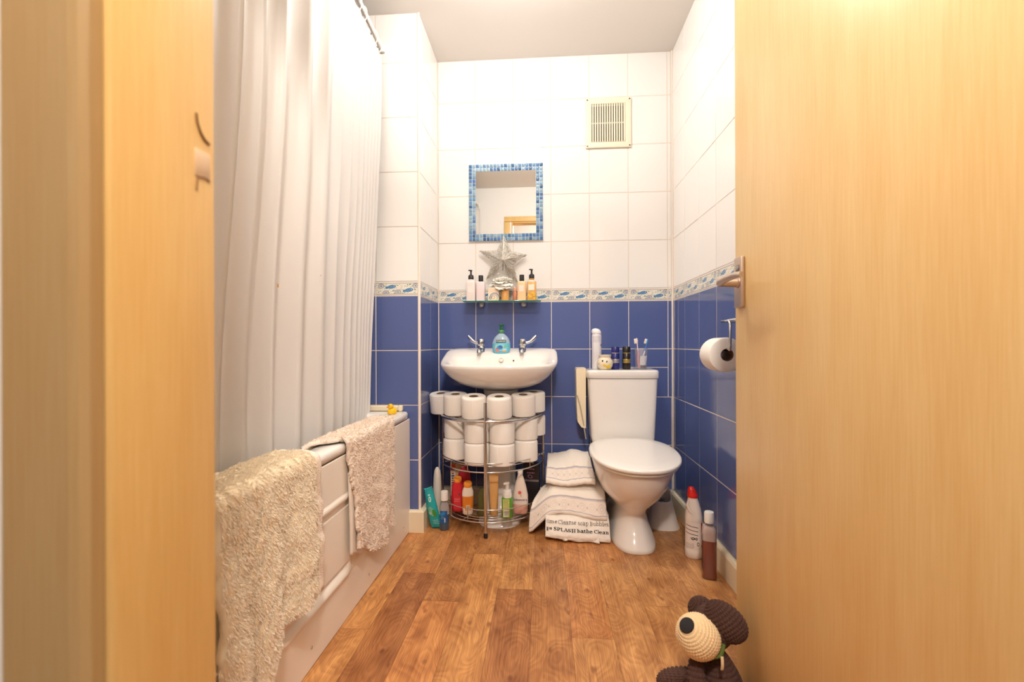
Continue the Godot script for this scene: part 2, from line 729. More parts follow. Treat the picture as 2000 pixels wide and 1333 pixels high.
func border_picture() -> ImageTexture:
	var W := 512
	var H := 164
	return print_tex(W, H, rgb(238, 232, 220), func(im: Image) -> void:
		var teal := rgb(146, 176, 166)
		var blue := rgb(84, 132, 178)
		var grey := rgb(112, 120, 140)
		var pale := rgb(238, 232, 220)
		for k in 90:   # loose leaves and pebbles
			var x: float = rng.randf_range(0, W)
			var y: float = rng.randf_range(26, H - 24)
			disc(im, x, y, rng.randf_range(7, 20), rng.randf_range(3, 8), [teal, rgb(128, 160, 146), rgb(170, 194, 184), rgb(206, 204, 184)][k % 4], rng.randf_range(-0.8, 0.8))
		for s in [[60, 46], [268, 122], [486, 46], [120, 132]]:   # shells
			disc(im, s[0], s[1], 44, 34, pale)
			disc(im, s[0], s[1], 40, 31, grey, 0.0, 0.84)
			disc(im, s[0], s[1], 26, 20, grey, 0.0, 0.74)
			disc(im, s[0], s[1], 11, 9, blue)
			for q in 7:
				var a := PI + PI * q / 6.0
				disc(im, s[0] + cos(a) * 33, s[1] + sin(a) * 25, 3, 3, grey)
		for f in [[190, 56], [404, 100]]:   # fish
			disc(im, f[0], f[1], 62, 30, pale, -0.16)
			disc(im, f[0], f[1], 54, 24, blue, -0.16)
			disc(im, f[0] - 60, f[1] + 10, 18, 12, blue, 0.9)
			disc(im, f[0] - 60, f[1] + 10, 18, 12, blue, -0.9)
			disc(im, f[0] + 30, f[1] - 8, 5, 5, pale)
			for q in 5:
				disc(im, f[0] - 24 + q * 12, f[1] + 4, 4, 12, rgb(122, 162, 198), 0.0, 0.6)
		im.fill_rect(Rect2i(0, 0, W, 10), rgb(240, 230, 218))
		im.fill_rect(Rect2i(0, 10, W, 5), rgb(92, 94, 104))
		im.fill_rect(Rect2i(0, H - 12, W, 12), rgb(240, 230, 218))
		im.fill_rect(Rect2i(0, H - 17, W, 5), rgb(92, 94, 104)))


func room() -> void:
	textured("border_tile", border_picture(), 0.1)
	var grout: Material = M["grout"]
	var d := 0.0012
	# floor of vinyl planks
	var fl := struct("floor", box_mesh(Vector3(-1.5, -0.06, -0.15), Vector3(1.8, -0.0011, 3.7)), M["floor_joint"], "warm brown wood plank floor running away from the doorway", "floor")
	var w := 0.122
	var ends := {-2: [0.755], -1: [0.587], 0: [0.846], 1: [], 2: [1.10], 3: [0.628], -3: [0.936], -4: [0.754]}
	ends = {-3: [0.754, 1.45], -2: [0.936, 1.62], -1: [0.583, 1.30], 0: [0.846, 1.52], 1: [0.40, 1.42], 2: [1.10], 3: [0.628, 1.36], 4: [0.92, 1.60], -4: [0.50, 1.10], -5: [0.66, 1.33]}
	for k in range(-5, 5):
		var x0 := -0.167 + w * k
		var x1 := minf(x0 + w, XR)
		if k == 4:
			x1 = XR
		x0 = maxf(x0, -0.70)
		var zs := [0.0]
		zs.append_array(ends[k])
		zs.append(2.15)
		for i in zs.size() - 1:
			var b := MB.new()
			var sz := Vector2(x1 - x0 - 0.0007, zs[i + 1] - zs[i] - 0.0007)
			b.box(Vector3(-sz.x * 0.5, -0.001, -sz.y * 0.5), Vector3(sz.x * 0.5, 0, sz.y * 0.5))
			var p := part("plank", b.mesh(), M["plank_%d" % rng.randi_range(0, 5)], fl)
			p.position = Vector3((x0 + x1) * 0.5, 0, (zs[i] + zs[i + 1]) * 0.5)
	struct("ceiling", box_mesh(Vector3(-1.5, CEIL, -0.15), Vector3(1.8, CEIL + 0.08, 3.7)), M["ceiling_paint"], "plain off-white painted ceiling above the tiled walls", "ceiling")
	# back wall
	var wb := struct("wall_back", box_mesh(Vector3(-1.45, 0, -0.12), Vector3(XR + 0.12, CEIL, -d)), grout, "back wall tiled white above and blue below behind basin and toilet", "wall")
	var cols := [-0.5707, -0.3682, -0.1657, 0.0368, 0.2393, 0.4418, 0.6443]
	tiles(wb, Vector3.ZERO, Vector3.RIGHT, cols.slice(0, 6))
	for r in ROWS.size() - 1:
		var r0: float = ROWS[r]
		var r1: float = ROWS[r + 1]
		var last: float = XR - 0.008 if r < 2 else 0.6443
		if r == 2:
			tile(wb, Vector3.ZERO, Vector3.RIGHT, Vector3.BACK, 0.4418, 0.6443, r0, 0.735)
			tile(wb, Vector3.ZERO, Vector3.RIGHT, Vector3.BACK, 0.4418, 0.6443, 0.735, r1)
		else:
			tile(wb, Vector3.ZERO, Vector3.RIGHT, Vector3.BACK, 0.4418, last, r0, r1)
		if r >= 2:
			tile(wb, Vector3.ZERO, Vector3.RIGHT, Vector3.BACK, 0.6443, XR - 0.006, r0, r1)
	part("sealant", tube_mesh([Vector3(XR - 0.003, 0.1, 0.003), Vector3(XR - 0.003, CEIL, 0.003)], 0.005, 10), M["bead"], wb)
	# right wall
	var wr := struct("wall_right", box_mesh(Vector3(XR + d, 0, -0.12), Vector3(XR + 0.12, CEIL, ZD + 0.1)), grout, "right wall tiled white above and glossy blue below, beside the toilet", "wall")
	tiles(wr, Vector3(XR, 0, 0), Vector3.BACK, right_cols())
	# pillar at the foot of the bath
	var wp := struct("wall_pillar", box_mesh(Vector3(-1.45, 0, -d), Vector3(XP - d, CEIL, ZP - d)), grout, "projecting tiled pillar at the far end of the bath", "wall")
	tiles(wp, Vector3(0, 0, ZP), Vector3.RIGHT, [XL + 0.003, -1.1845, -0.982, -0.7795, XP - 0.007])
	tiles(wp, Vector3(XP, 0, 0), Vector3.FORWARD, [-ZP + 0.007, -ZP + 0.2025, -0.004])
	part("corner_bead", tube_mesh([Vector3(XP - 0.004, 0.095, ZP - 0.004), Vector3(XP - 0.004, CEIL, ZP - 0.004)], 0.0065, 12), M["bead"], wp)
	# wall behind the bath
	var wl := struct("wall_left", box_mesh(Vector3(XL - 0.12, 0, ZP - 0.01), Vector3(XL - d, CEIL, ZD + 0.1)), grout, "tiled left wall along the bath behind the shower curtain", "wall")
	tiles(wl, Vector3(XL, 0, 0), Vector3.FORWARD, lines(-ZD, TW, -ZP - 0.004), 2)
	# door wall, with the opening
	var b := MB.new()
	b.box(Vector3(XL - 0.12, 0, ZD), Vector3(-0.318, CEIL, ZD + 0.1))
	b.box(Vector3(0.482, 0, ZD), Vector3(1.8, CEIL, ZD + 0.1))
	b.box(Vector3(-0.318, 2.053, ZD), Vector3(0.482, CEIL, ZD + 0.1))
	struct("wall_front", b.mesh(), M["paint_white"], "white painted wall around the bathroom doorway", "wall")
	# the hall behind the viewer
	b = MB.new()
	b.box(Vector3(-0.72, 0, ZD + 0.1), Vector3(-0.60, CEIL, 3.5))
	b.box(Vector3(1.5, 0, ZD + 0.1), Vector3(1.62, CEIL, 3.5))
	b.box(Vector3(-0.72, 0, 3.5), Vector3(1.62, CEIL, 3.6))
	struct("wall_hall", b.mesh(), M["hall_paint"], "plain greyish hall wall outside the bathroom doorway", "wall")
	# skirting
	skirting("baseboard_right", Vector3(XR, 0, 0.012), Vector3(XR, 0, 1.95), Vector3.LEFT, "cream painted skirting board along the right wall")
	skirting("baseboard_back", Vector3(XP + 0.02, 0, 0), Vector3(XR - 0.018, 0, 0), Vector3.BACK, "cream skirting along the back wall behind the toilet")
	b = MB.new()
	b.sg(-1)
	var blk := PackedVector2Array([Vector2(-0.632, ZP - 0.002), Vector2(-0.632, ZP + 0.02), Vector2(XP + 0.02, ZP + 0.02), Vector2(XP + 0.02, 0.02), Vector2(XP, 0.02), Vector2(XP, ZP - 0.002)])
	skirt_block(b, blk, 0.1)
	struct("baseboard_pillar", b.mesh(), M["trim_cream"], "cream skirting block wrapped round the foot of the pillar", "skirting")


func right_cols() -> Array:
	var out := [0.004]
	var z := 0.2003
	while z < ZD - 0.02:
		out.append(z)
		z += TW
	out.append(ZD)
	return out


func skirt_block(b: MB, poly: PackedVector2Array, h: float) -> void:   # walls of a plan outline with a sloped top edge
	b.xf = Transform3D()
	var s := 0.008
	var n := poly.size()
	# only the outward legs: 1-2 (front) and 2-3 (side)
	var f0 := poly[1]
	var c := poly[2]
	var e := poly[3]
	b.quad(Vector3(f0.x, 0, f0.y), Vector3(c.x, 0, c.y), Vector3(c.x, h - s, c.y), Vector3(f0.x, h - s, f0.y))
	b.quad(Vector3(f0.x, h - s, f0.y), Vector3(c.x, h - s, c.y), Vector3(c.x - s, h, c.y - s), Vector3(f0.x, h, f0.y - s))
	b.quad(Vector3(f0.x, h, f0.y - s), Vector3(c.x - s, h, c.y - s), Vector3(poly[5].x, h, poly[5].y), Vector3(f0.x, h, poly[5].y))
	b.quad(Vector3(c.x, 0, c.y), Vector3(e.x, 0, e.y), Vector3(e.x, h - s, e.y), Vector3(c.x, h - s, c.y))
	b.quad(Vector3(c.x, h - s, c.y), Vector3(e.x, h - s, e.y), Vector3(e.x - s, h, e.y), Vector3(c.x - s, h, c.y - s))
	b.quad(Vector3(c.x - s, h, c.y - s), Vector3(e.x - s, h, e.y), Vector3(poly[4].x, h, poly[4].y), Vector3(poly[5].x, h, poly[5].y))
	b.quad(Vector3(poly[0].x, 0, poly[0].y), Vector3(f0.x, 0, f0.y), Vector3(f0.x, h, f0.y), Vector3(poly[0].x, h, poly[0].y))


func skirting(called: String, a: Vector3, z: Vector3, n: Vector3, label: String) -> void:
	var b := MB.new()
	b.sg(-1)
	var prof := [Vector2(0, 0), Vector2(0.018, 0), Vector2(0.018, 0.083), Vector2(0.013, 0.092), Vector2(0.006, 0.0945), Vector2(0, 0.0945)]
	var along := (z - a)
	var flip := n.cross(Vector3.UP).dot(along) > 0.0
	for i in prof.size() - 1:
		var p: Vector2 = prof[i]
		var q: Vector2 = prof[i + 1]
		var A := a + n * p.x + Vector3.UP * p.y
		var B := A + along
		var D := a + n * q.x + Vector3.UP * q.y
		var C := D + along
		if flip:
			b.quad(B, A, D, C)
		else:
			b.quad(A, B, C, D)
	for e in [a, z]:
		for i in range(1, prof.size() - 1):
			b.tri(e + n * prof[0].x, e + n * prof[i].x + Vector3.UP * prof[i].y, e + n * prof[i + 1].x + Vector3.UP * prof[i + 1].y)
	struct(called, b.mesh(), M["trim_cream"], label, "skirting")


# ---------------------------------------------------------------- bath, curtain
func bath() -> void:
	var t := thing("bathtub", "white bath with moulded side panel along the left wall", "bathtub", Vector3(XPAN, 0, ZP))
	var L := ZD - ZP - 0.004
	# tub: outer lip, rim, inside; rounded plan, local x from 0 (front) to -0.70
	var rings := []
	var cx := -0.349
	var cz := L * 0.5 + 0.002
	var spec := [   # y, half width, half length, roundness
		[0.522, 0.343, L * 0.5 - 0.004, 40.0], [0.524, 0.349, L * 0.5, 40.0], [0.545, 0.349, L * 0.5, 40.0], [0.5515, 0.345, L * 0.5 - 0.004, 40.0], [0.553, 0.338, L * 0.5 - 0.010, 40.0],
		[0.552, 0.284, L * 0.5 - 0.075, 14.0], [0.547, 0.276, L * 0.5 - 0.086, 9.0], [0.53, 0.27, L * 0.5 - 0.096, 7.0], [0.35, 0.25, L * 0.5 - 0.13, 5.5], [0.2, 0.225, L * 0.5 - 0.19, 4.5], [0.15, 0.19, L * 0.5 - 0.25, 3.8], [0.135, 0.12, L * 0.5 - 0.4, 3.0]]
	for s in spec:
		rings.append(ring(s[0], s[1], s[2], s[3], 96, cx, cz))
	var b := MB.new()
	b.loft(rings, false, true, 0)
	part("tub", b.mesh(), M["bath_white"], t)
	# side panel with a raised field between two mouldings
	var prof := []   # (x, y) from the floor up; x is proud of the panel plane
	prof = [[-0.004, 0.0], [0.0, 0.004], [0.0, 0.128], [-0.001, 0.132], [0.003, 0.136], [0.0065, 0.142], [0.0055, 0.150], [-0.002, 0.160], [-0.007, 0.166], [-0.007, 0.172], [-0.002, 0.178],
		[-0.002, 0.352], [-0.007, 0.358], [-0.007, 0.364], [-0.002, 0.370], [0.0055, 0.380], [0.0065, 0.388], [0.003, 0.395], [-0.001, 0.398], [0.0, 0.402], [0.0, 0.517], [-0.004, 0.519]]
	b = MB.new()
	var zs := [0.004, 0.30, 0.640, 0.655, 0.665, 0.675, 0.69, 1.2, L - 0.004]
	for i in prof.size() - 1:
		b.sg(30 + i if absf(prof[i][1] - prof[i + 1][1]) > 0.1 else 29)
		for k in zs.size() - 1:
			var f0 := smoothstep(0.640, 0.690, zs[k])
			var f1 := smoothstep(0.640, 0.690, zs[k + 1])
			var edge := i == 0 or i == prof.size() - 2
			var p: Array = prof[i]
			var q: Array = prof[i + 1]
			var p0: float = p[0] if edge else p[0] * f0
			var p1: float = p[0] if edge else p[0] * f1
			var q0: float = q[0] if edge else q[0] * f0
			var q1: float = q[0] if edge else q[0] * f1
			b.quad(Vector3(p1, p[1], zs[k + 1]), Vector3(p0, p[1], zs[k]), Vector3(q0, q[1], zs[k]), Vector3(q1, q[1], zs[k + 1]))
	part("side_panel", b.mesh(), M["panel_white"], t)
	for s in [[0.055, 0.10], [0.05, 0.50], [0.055, 0.9]]:
		part("screw_hole", lathe_mesh([Vector2(0, 0.0008), Vector2(0.0035, 0.0006), Vector2(0.004, 0)], 10), M["dark_hole"], t).transform = Transform3D(Basis(Vector3.FORWARD, -PI / 2), Vector3(0.0005, s[0], s[1]))
	# sealing strip against the pillar
	var s := thing("seal_strip", "cream sealing strip between bath rim and tiled pillar", "sealing strip", Vector3(-0.99, 0.5535, ZP + 0.012))
	part("strip", rbox_mesh(Vector3(-0.0, 0.013, 0), Vector3(0.64, 0.026, 0.022), 0.008, 3), M["trim_cream"], s)
	part("end_cap", rbox_mesh(Vector3(0.330, 0.014, 0.001), Vector3(0.022, 0.030, 0.026), 0.009, 3), M["trim_cream"], s)
	# duck
	var k := thing("rubber_duck", "small yellow rubber duck on the bath rim corner", "toy", Vector3(-0.672, 0.5535, 0.47), 0.5)
	var yel := mat("duck_yellow", rgb(250, 196, 24), 0.35)
	b = MB.new()
	var body := []
	for i in 13:
		var u := i / 12.0
		var y := u * 0.026
		var r := 0.021 * sqrt(maxf(0.0, 1.0 - pow(absf(u - 0.42) / 0.60, 2.6)))
		body.append(ring(y, maxf(r, 0.002), maxf(r * 0.8, 0.002), 2.0, 24, 0.002 * u, 0))
	b.loft(body)
	part("body", b.mesh(), yel, k)
	b = MB.new()
	b.xf = Transform3D(Basis(), Vector3(-0.006, 0.033, 0.0))
	b.lathe(ball(0.0125), 20)
	part("head", b.mesh(), yel, k)
	b = MB.new()
	b.xf = Transform3D(Basis(Vector3.BACK, 0.9), Vector3(0.014, 0.017, 0))
	b.lathe([Vector2(0.009, 0), Vector2(0.007, 0.01), Vector2(0, 0.017)], 14, 1.0, 0.7)
	part("tail", b.mesh(), yel, k)
	part("beak", rbox_mesh(Vector3(-0.0175, 0.031, 0.0), Vector3(0.012, 0.005, 0.012), 0.0024, 3), mat("duck_orange", rgb(240, 130, 30), 0.35), k)
	for e in [-1, 1]:
		part("eye", rbox_mesh(Vector3(-0.0135, 0.037, 0.0078 * e), Vector3(0.004, 0.005, 0.004), 0.0018, 2), M["felt_black"], k)


func ball(r: float, n := 14, squash := 1.0) -> Array:
	var p := []
	for i in n + 1:
		var a := PI * i / n
		p.append(Vector2(sin(a) * r if i > 0 and i < n else 0.0, -cos(a) * r * squash))
	return p


func curtain_x(z: float, y: float) -> float:
	var top := lerpf(-0.738, -0.655, clampf((z - 0.4) / 1.64, 0, 1))
	var low := lerpf(-0.785, -0.735, clampf((z - 0.4) / 1.64, 0, 1))
	return lerpf(low, top, smoothstep(0.35, 2.2, y))


func curtain() -> void:
	var r := thing("curtain_rail", "thin white shower rail below the ceiling from pillar to door wall", "curtain rail", Vector3(-0.746, 2.225, ZP))
	part("rail", tube_mesh([Vector3(0, 0, 0.004), Vector3(0.095, 0, ZD - ZP - 0.004)], 0.010, 14), M["white_plastic"], r)
	for e in [[0.0, 0.0], [0.095, ZD - ZP]]:
		part("end_socket", rbox_mesh(Vector3(e[0], 0, e[1] + (0.008 if e[1] < 0.1 else -0.008)), Vector3(0.036, 0.036, 0.014), 0.005), M["white_plastic"], r)
	var c := thing("shower_curtain", "white plastic shower curtain hanging in folds inside the bath", "shower curtain", Vector3(0, 0, 0))
	# the folds: their places along the bath, broad near the door, fine near the pillar
	var folds := [0.405, 0.45, 0.49, 0.53, 0.575, 0.63, 0.69, 0.76, 0.85, 0.97, 1.13, 1.27, 1.37, 1.46, 1.56, 1.68, 1.84, 2.03]
	var n1 := noise(1.6, 44, 2)
	var fn := func(u: float, v: float) -> Vector3:
		var y := lerpf(0.30, 2.185, v)
		var s := u * (folds.size() - 1)
		var i := mini(int(s), folds.size() - 2)
		var f := s - i
		var z: float = lerpf(folds[i], folds[i + 1], f)
		var gap: float = folds[i + 1] - folds[i]
		var amp: float = clampf(gap * 0.34, 0.014, 0.050) * lerpf(1.0, 0.85, v)
		if z < 0.97:
			amp *= lerpf(0.42, 0.14, v)
		# leaning pleat: steep on one side
		var w := 1.0 - pow(maxf(0.0, sin(PI * pow(f, 0.8))), 0.75)
		var x := curtain_x(z, y) + amp * (w - 0.5) * 1.5
		x += 0.010 * n1.get_noise_2d(z * 0.9, y * 0.35)
		x -= 0.03 * (1.0 - smoothstep(0.3, 0.62, y)) * 0.5
		z += 0.012 * n1.get_noise_2d(z * 1.1 + 9.0, y * 0.5) * clampf((z - 0.5) * 3.0, 0, 1)
		if z < 0.62:
			z += 0.05 * (1.0 - v) * (0.62 - z) / 0.22
		# the hem sags between the rings
		if v > 0.98:
			y -= 0.008 * absf(sin(PI * s))
		return Vector3(x, y, z)
	var b := MB.new()
	b.sheet(400, 40, 0.0006, fn)
	part("sheet", b.mesh(), M["curtain"], c)
	for i in range(0, folds.size(), 1):
		if i in [1, 3, 4]:
			continue
		var z: float = clampf(folds[i], 0.43, 2.02)
		var x := lerpf(-0.746, -0.651, (z - ZP) / (ZD - ZP))
		var rr := []
		for k in 20:
			var a: float = TAU * k / 20.0
			rr.append(Vector3(x + sin(a) * 0.017, 2.207 + cos(a) * 0.032, z + 0.004 * sin(a)))
		part("ring", tube_mesh(rr, 0.0022, 8, true), M["white_plastic"], c)
	# small old stains
	for s in [[1.27, 1.02, 0.006], [1.36, 1.13, 0.004], [0.98, 1.09, 0.003], [1.02, 0.93, 0.003]]:
		var best := Vector3.ZERO
		for i in 1600:
			var p: Vector3 = fn.call(i / 1600.0, (s[1] - 0.30) / 1.885)
			if absf(p.z - s[0]) < absf(best.z - s[0]):
				best = p
		part("stain", rbox_mesh(best + Vector3(0.001, 0, 0), Vector3(0.0012, s[2] * 1.6, s[2]), 0.0005, 1), M["stain_orange"], c)


# ---------------------------------------------------------------- mirror, vent
func back_wall_things() -> void:
	# mirror with a mosaic border
	var w := 0.398
	var h := 0.412
	var t := thing("mosaic_mirror", "square wall mirror with a border of small blue mosaic tiles", "mirror", Vector3(-0.204, 1.411, 0.0005))
	part("backing", rbox_mesh(Vector3(0, h * 0.5, 0.004), Vector3(w, h, 0.008), 0.002, 1), mat("mosaic_grout", rgb(232, 240, 246), 0.6), t)
	var n := 21
	var p := w / n
	var bw := p * 2.0
	var g := MB.new()
	g.sg(-1)
	var x := w * 0.5 - bw
	g.box(Vector3(-x, bw, 0.008), Vector3(x, h - bw, 0.0092))
	part("glass", g.mesh(), M["mirror"], t)
	var tones := [rgb(70, 118, 168), rgb(104, 150, 190), rgb(140, 176, 204), rgb(58, 104, 152), rgb(122, 160, 186), rgb(150, 184, 206), rgb(84, 128, 186)]
	var mm := []
	for i in tones.size():
		mm.append(mat("mosaic_%d" % i, tones[i], 0.06))
	var piece := rbox_mesh(Vector3.ZERO, Vector3(p - 0.003, h / n - 0.003, 0.003), 0.0008, 1)
	for i in n:
		for j in n:
			if i > 1 and i < n - 2 and j > 1 and j < n - 2:
				continue
			part("mosaic_tile", piece, mm[rng.randi_range(0, 6)], t).position = Vector3(-w * 0.5 + p * (i + 0.5), h / n * (j + 0.5), 0.0092)
	# air vent
	t = thing("air_vent", "cream plastic air vent grille with upright slats high on the wall", "vent", Vector3(0.339, 1.890, 0.0005))
	var vm := mat("vent_cream", rgb(244, 232, 208), 0.4)
	var vw := 0.236
	var vh := 0.262
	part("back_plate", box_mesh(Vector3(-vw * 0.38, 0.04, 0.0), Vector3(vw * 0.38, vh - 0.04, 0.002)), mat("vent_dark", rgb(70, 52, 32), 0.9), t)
	g = MB.new()
	var bar := 0.031
	g.rbox(Vector3(0, bar * 0.5 + 0.0, 0.006), Vector3(vw, bar, 0.012), 0.004)
	g.rbox(Vector3(0, vh - bar * 0.5, 0.006), Vector3(vw, bar, 0.012), 0.004)
	g.rbox(Vector3(-vw * 0.5 + bar * 0.5, vh * 0.5, 0.006), Vector3(bar, vh - 0.004, 0.0118), 0.004)
	g.rbox(Vector3(vw * 0.5 - bar * 0.5, vh * 0.5, 0.006), Vector3(bar, vh - 0.004, 0.0118), 0.004)
	part("frame", g.mesh(), vm, t)
	var slat := rbox_mesh(Vector3.ZERO, Vector3(0.0082, vh - 2 * bar, 0.009), 0.0025)
	for i in 14:
		var sx := lerpf(-vw * 0.5 + bar + 0.006, vw * 0.5 - bar - 0.006, i / 13.0)
		part("slat", slat, vm, t).position = Vector3(sx + 0.001, vh * 0.5, 0.0075)
	part("cross_bar", rbox_mesh(Vector3(0, vh * 0.5, 0.006), Vector3(vw - 2 * bar, 0.005, 0.008), 0.002), vm, t)
	for sx in [-1, 1]:
		for sy in [0.0095, vh - 0.0095]:
			var sc := part("screw", lathe_mesh([Vector2(0, 0.0022), Vector2(0.003, 0.0016), Vector2(0.0042, 0)], 12), mat("screw", rgb(110, 96, 78), 0.4, 0.6), t)
			sc.transform = Transform3D(Basis(Vector3.RIGHT, PI / 2), Vector3(sx * (vw * 0.5 - 0.0085), sy, 0.012))


# ---------------------------------------------------------------- basin
func plan(y: float, hw: float, z0: float, z1: float, n := 2.6, seg := 64) -> PackedVector3Array:   # D-shaped ring: nearly square at the back, round in front
	var r := PackedVector3Array()
	var zc := lerpf(z0, z1, 0.42)
	for j in seg:
		var a: float = TAU * j / seg
		var s := sin(a)
		var c := cos(a)
		var k := n if c > 0 else n + 2.2
		var x := hw * signf(s) * pow(absf(s), 2.0 / k)
		var z := (z1 - zc if c > 0 else zc - z0) * signf(c) * pow(absf(c), 2.0 / k)
		r.append(Vector3(x, y, zc + z))
	return r


func basin() -> void:
	var at := Vector3(-0.221, 0, 0)
	var t := thing("washbasin", "white ceramic washbasin on a pedestal below the glass shelf", "washbasin", at)
	var slope := func(r: PackedVector3Array, k: float) -> PackedVector3Array:
		for i in r.size():
			r[i].y += k * (0.062 * smoothstep(0.36, 0.0, r[i].z) + 0.010 * smoothstep(0.24, 0.0, r[i].z))
		return r
	var rings := []
	for s in [[0.634, 0.075, 0.05, 0.20, 2.2], [0.638, 0.115, 0.03, 0.255, 2.2], [0.652, 0.165, 0.012, 0.32, 2.2], [0.672, 0.210, 0.004, 0.372, 2.3], [0.70, 0.247, 0.002, 0.414, 2.4], [0.725, 0.268, 0.002, 0.434, 2.5], [0.745, 0.281, 0.002, 0.443, 2.6], [0.757, 0.285, 0.002, 0.445, 2.6], [0.764, 0.283, 0.003, 0.441, 2.6], [0.767, 0.276, 0.006, 0.435, 2.6]]:
		rings.append(slope.call(plan(s[0], s[1], s[2], s[3], s[4]), smoothstep(0.66, 0.76, s[0])))
	# inwards: the rim, then the bowl; the ledge for the taps is left behind it
	for s in [[0.765, 0.255, 0.03, 0.412, 2.6, 1.0], [0.762, 0.238, 0.145, 0.398, 2.5, 1.0], [0.752, 0.228, 0.158, 0.390, 2.4, 0.85], [0.72, 0.205, 0.168, 0.37, 2.3, 0.4], [0.68, 0.15, 0.19, 0.32, 2.2, 0.0], [0.668, 0.06, 0.22, 0.28, 2.0, 0.0]]:
		rings.append(slope.call(plan(s[0], s[1], s[2], s[3], s[4]), s[5]))
	var b := MB.new()
	b.loft(rings, true, true, 0)
	part("bowl", b.mesh(), M["ceramic"], t)
	rings = []
	for s in [[0.0, 0.105, 0.08, 0.325, 2.6], [0.012, 0.103, 0.082, 0.322, 2.6], [0.03, 0.088, 0.09, 0.285, 2.6], [0.12, 0.077, 0.09, 0.235, 2.6], [0.35, 0.073, 0.08, 0.215, 2.6], [0.55, 0.078, 0.07, 0.222, 2.6], [0.634, 0.088, 0.05, 0.24, 2.6]]:
		rings.append(plan(s[0], s[1], s[2], s[3], s[4], 40))
	b = MB.new()
	b.loft(rings, true, true)
	part("pedestal", b.mesh(), M["ceramic"], t)
	var ov := part("overflow", lathe_mesh([Vector2(0, 0.0006), Vector2(0.008, 0.0006), Vector2(0.0085, 0.003), Vector2(0.0105, 0.003), Vector2(0.0115, 0.0)], 24), M["brushed"], t)
	ov.transform = Transform3D(Basis(Vector3.RIGHT, PI / 2 - 0.35), Vector3(0.004, 0.780, 0.163))
	ov = part("chain_hole", lathe_mesh([Vector2(0, 0.0012), Vector2(0.0032, 0.001), Vector2(0.0038, 0.0)], 14), M["dark_hole"], t)
	ov.transform = Transform3D(Basis(Vector3.RIGHT, PI / 2 - 0.35), Vector3(0.066, 0.777, 0.164))
	tap("lever tap at the left of the basin, its blade turned to the left", Vector3(-0.328, 0.797, 0.085), -1)
	tap("lever tap at the right of the basin, its blade turned to the right", Vector3(-0.114, 0.797, 0.085), 1)
	# soap bottle
	var s := thing("soap_dispenser", "clear pump bottle of aqua hand soap between the basin taps", "soap bottle", Vector3(-0.221, 0.8015, 0.105))
	var prof := [[0.0, 0.036, 0.020], [0.002, 0.0385, 0.0225], [0.015, 0.043, 0.0245], [0.04, 0.0475, 0.026], [0.06, 0.0475, 0.0255], [0.08, 0.042, 0.0235], [0.095, 0.033, 0.020], [0.105, 0.022, 0.0165], [0.111, 0.0145, 0.0145], [0.117, 0.013, 0.013]]
	var shell := []
	for q in prof:
		shell.append(ring(q[0], q[1], q[2], 2.2, 40))
	b = MB.new()
	b.loft(shell)
	part("bottle", b.mesh(), pane("clear_plastic", rgb(214, 226, 236), 0.08, 0.08), s)
	var liq := []
	for q in prof.slice(0, 5):
		liq.append(ring(q[0] + 0.001, q[1] - 0.001, q[2] - 0.001, 2.2, 40))
	b = MB.new()
	b.loft(liq)
	part("liquid", b.mesh(), mat("aqua_soap", rgb(92, 196, 222), 0.15), s)
	b = MB.new()
	var inner := []
	for q in prof.slice(4, 9):
		inner.append(ring(q[0] + 0.001, q[1] - 0.0012, q[2] - 0.0012, 2.2, 40))
	b.loft(inner)
	part("lather", b.mesh(), mat("soap_haze", rgb(160, 186, 206), 0.3), s)
	var green := mat("pump_green", rgb(34, 104, 74), 0.35)
	part("collar", lathe_mesh([Vector2(0.0145, 0.114), Vector2(0.0155, 0.116), Vector2(0.0155, 0.128), Vector2(0.014, 0.130), Vector2(0.009, 0.131)], 24), mat("pump_pale_green", rgb(78, 142, 96), 0.35), s)
	b = MB.new()
	b.lathe([Vector2(0.008, 0.129), Vector2(0.0095, 0.134), Vector2(0.0085, 0.149), Vector2(0.0125, 0.153), Vector2(0.0125, 0.158), Vector2(0.010, 0.160), Vector2(0, 0.160)], 20)
	b.rbox(Vector3(0, 0.155, 0.012), Vector3(0.009, 0.006, 0.028), 0.0025)
	part("pump", b.mesh(), green, s)
	# printed label, laid on the front of the bottle
	var on := func(x: float, y: float, z: float) -> Vector3:
		var yy := y
		var i := 0
		while i < prof.size() - 2 and prof[i + 1][0] < yy:
			i += 1
		var f := inverse_lerp(prof[i][0], prof[i + 1][0], yy)
		var rx := lerpf(prof[i][1], prof[i + 1][1], f)
		var rz := lerpf(prof[i][2], prof[i + 1][2], f)
		return Vector3(x, yy, rz * pow(maxf(0.0, 1.0 - pow(absf(x / rx), 2.2)), 1.0 / 2.2) + 0.0004 + z)
	var pic := print_tex(256, 224, rgb(98, 190, 220), func(im: Image) -> void:
		disc(im, 128, 110, 118, 92, rgb(126, 206, 228))
		disc(im, 112, 110, 56, 52, rgb(70, 140, 200), -0.2)
		disc(im, 118, 96, 34, 26, rgb(64, 100, 166), 0.5)
		disc(im, 60, 130, 18, 30, rgb(70, 140, 200), 0.8)
		disc(im, 176, 92, 16, 12, rgb(240, 220, 80))
		disc(im, 56, 178, 46, 30, rgb(240, 128, 108), 0.5)
		disc(im, 200, 170, 36, 32, rgb(196, 214, 246))
		disc(im, 188, 200, 46, 18, rgb(236, 176, 84), -0.2)
		disc(im, 214, 88, 34, 44, rgb(122, 190, 160), 0.3)
		disc(im, 30, 70, 12, 48, rgb(214, 190, 110), 0.3)
		grey_bars(im, 84, 200, 80, 3, 7, rgb(60, 90, 130)))
	b = MB.new()
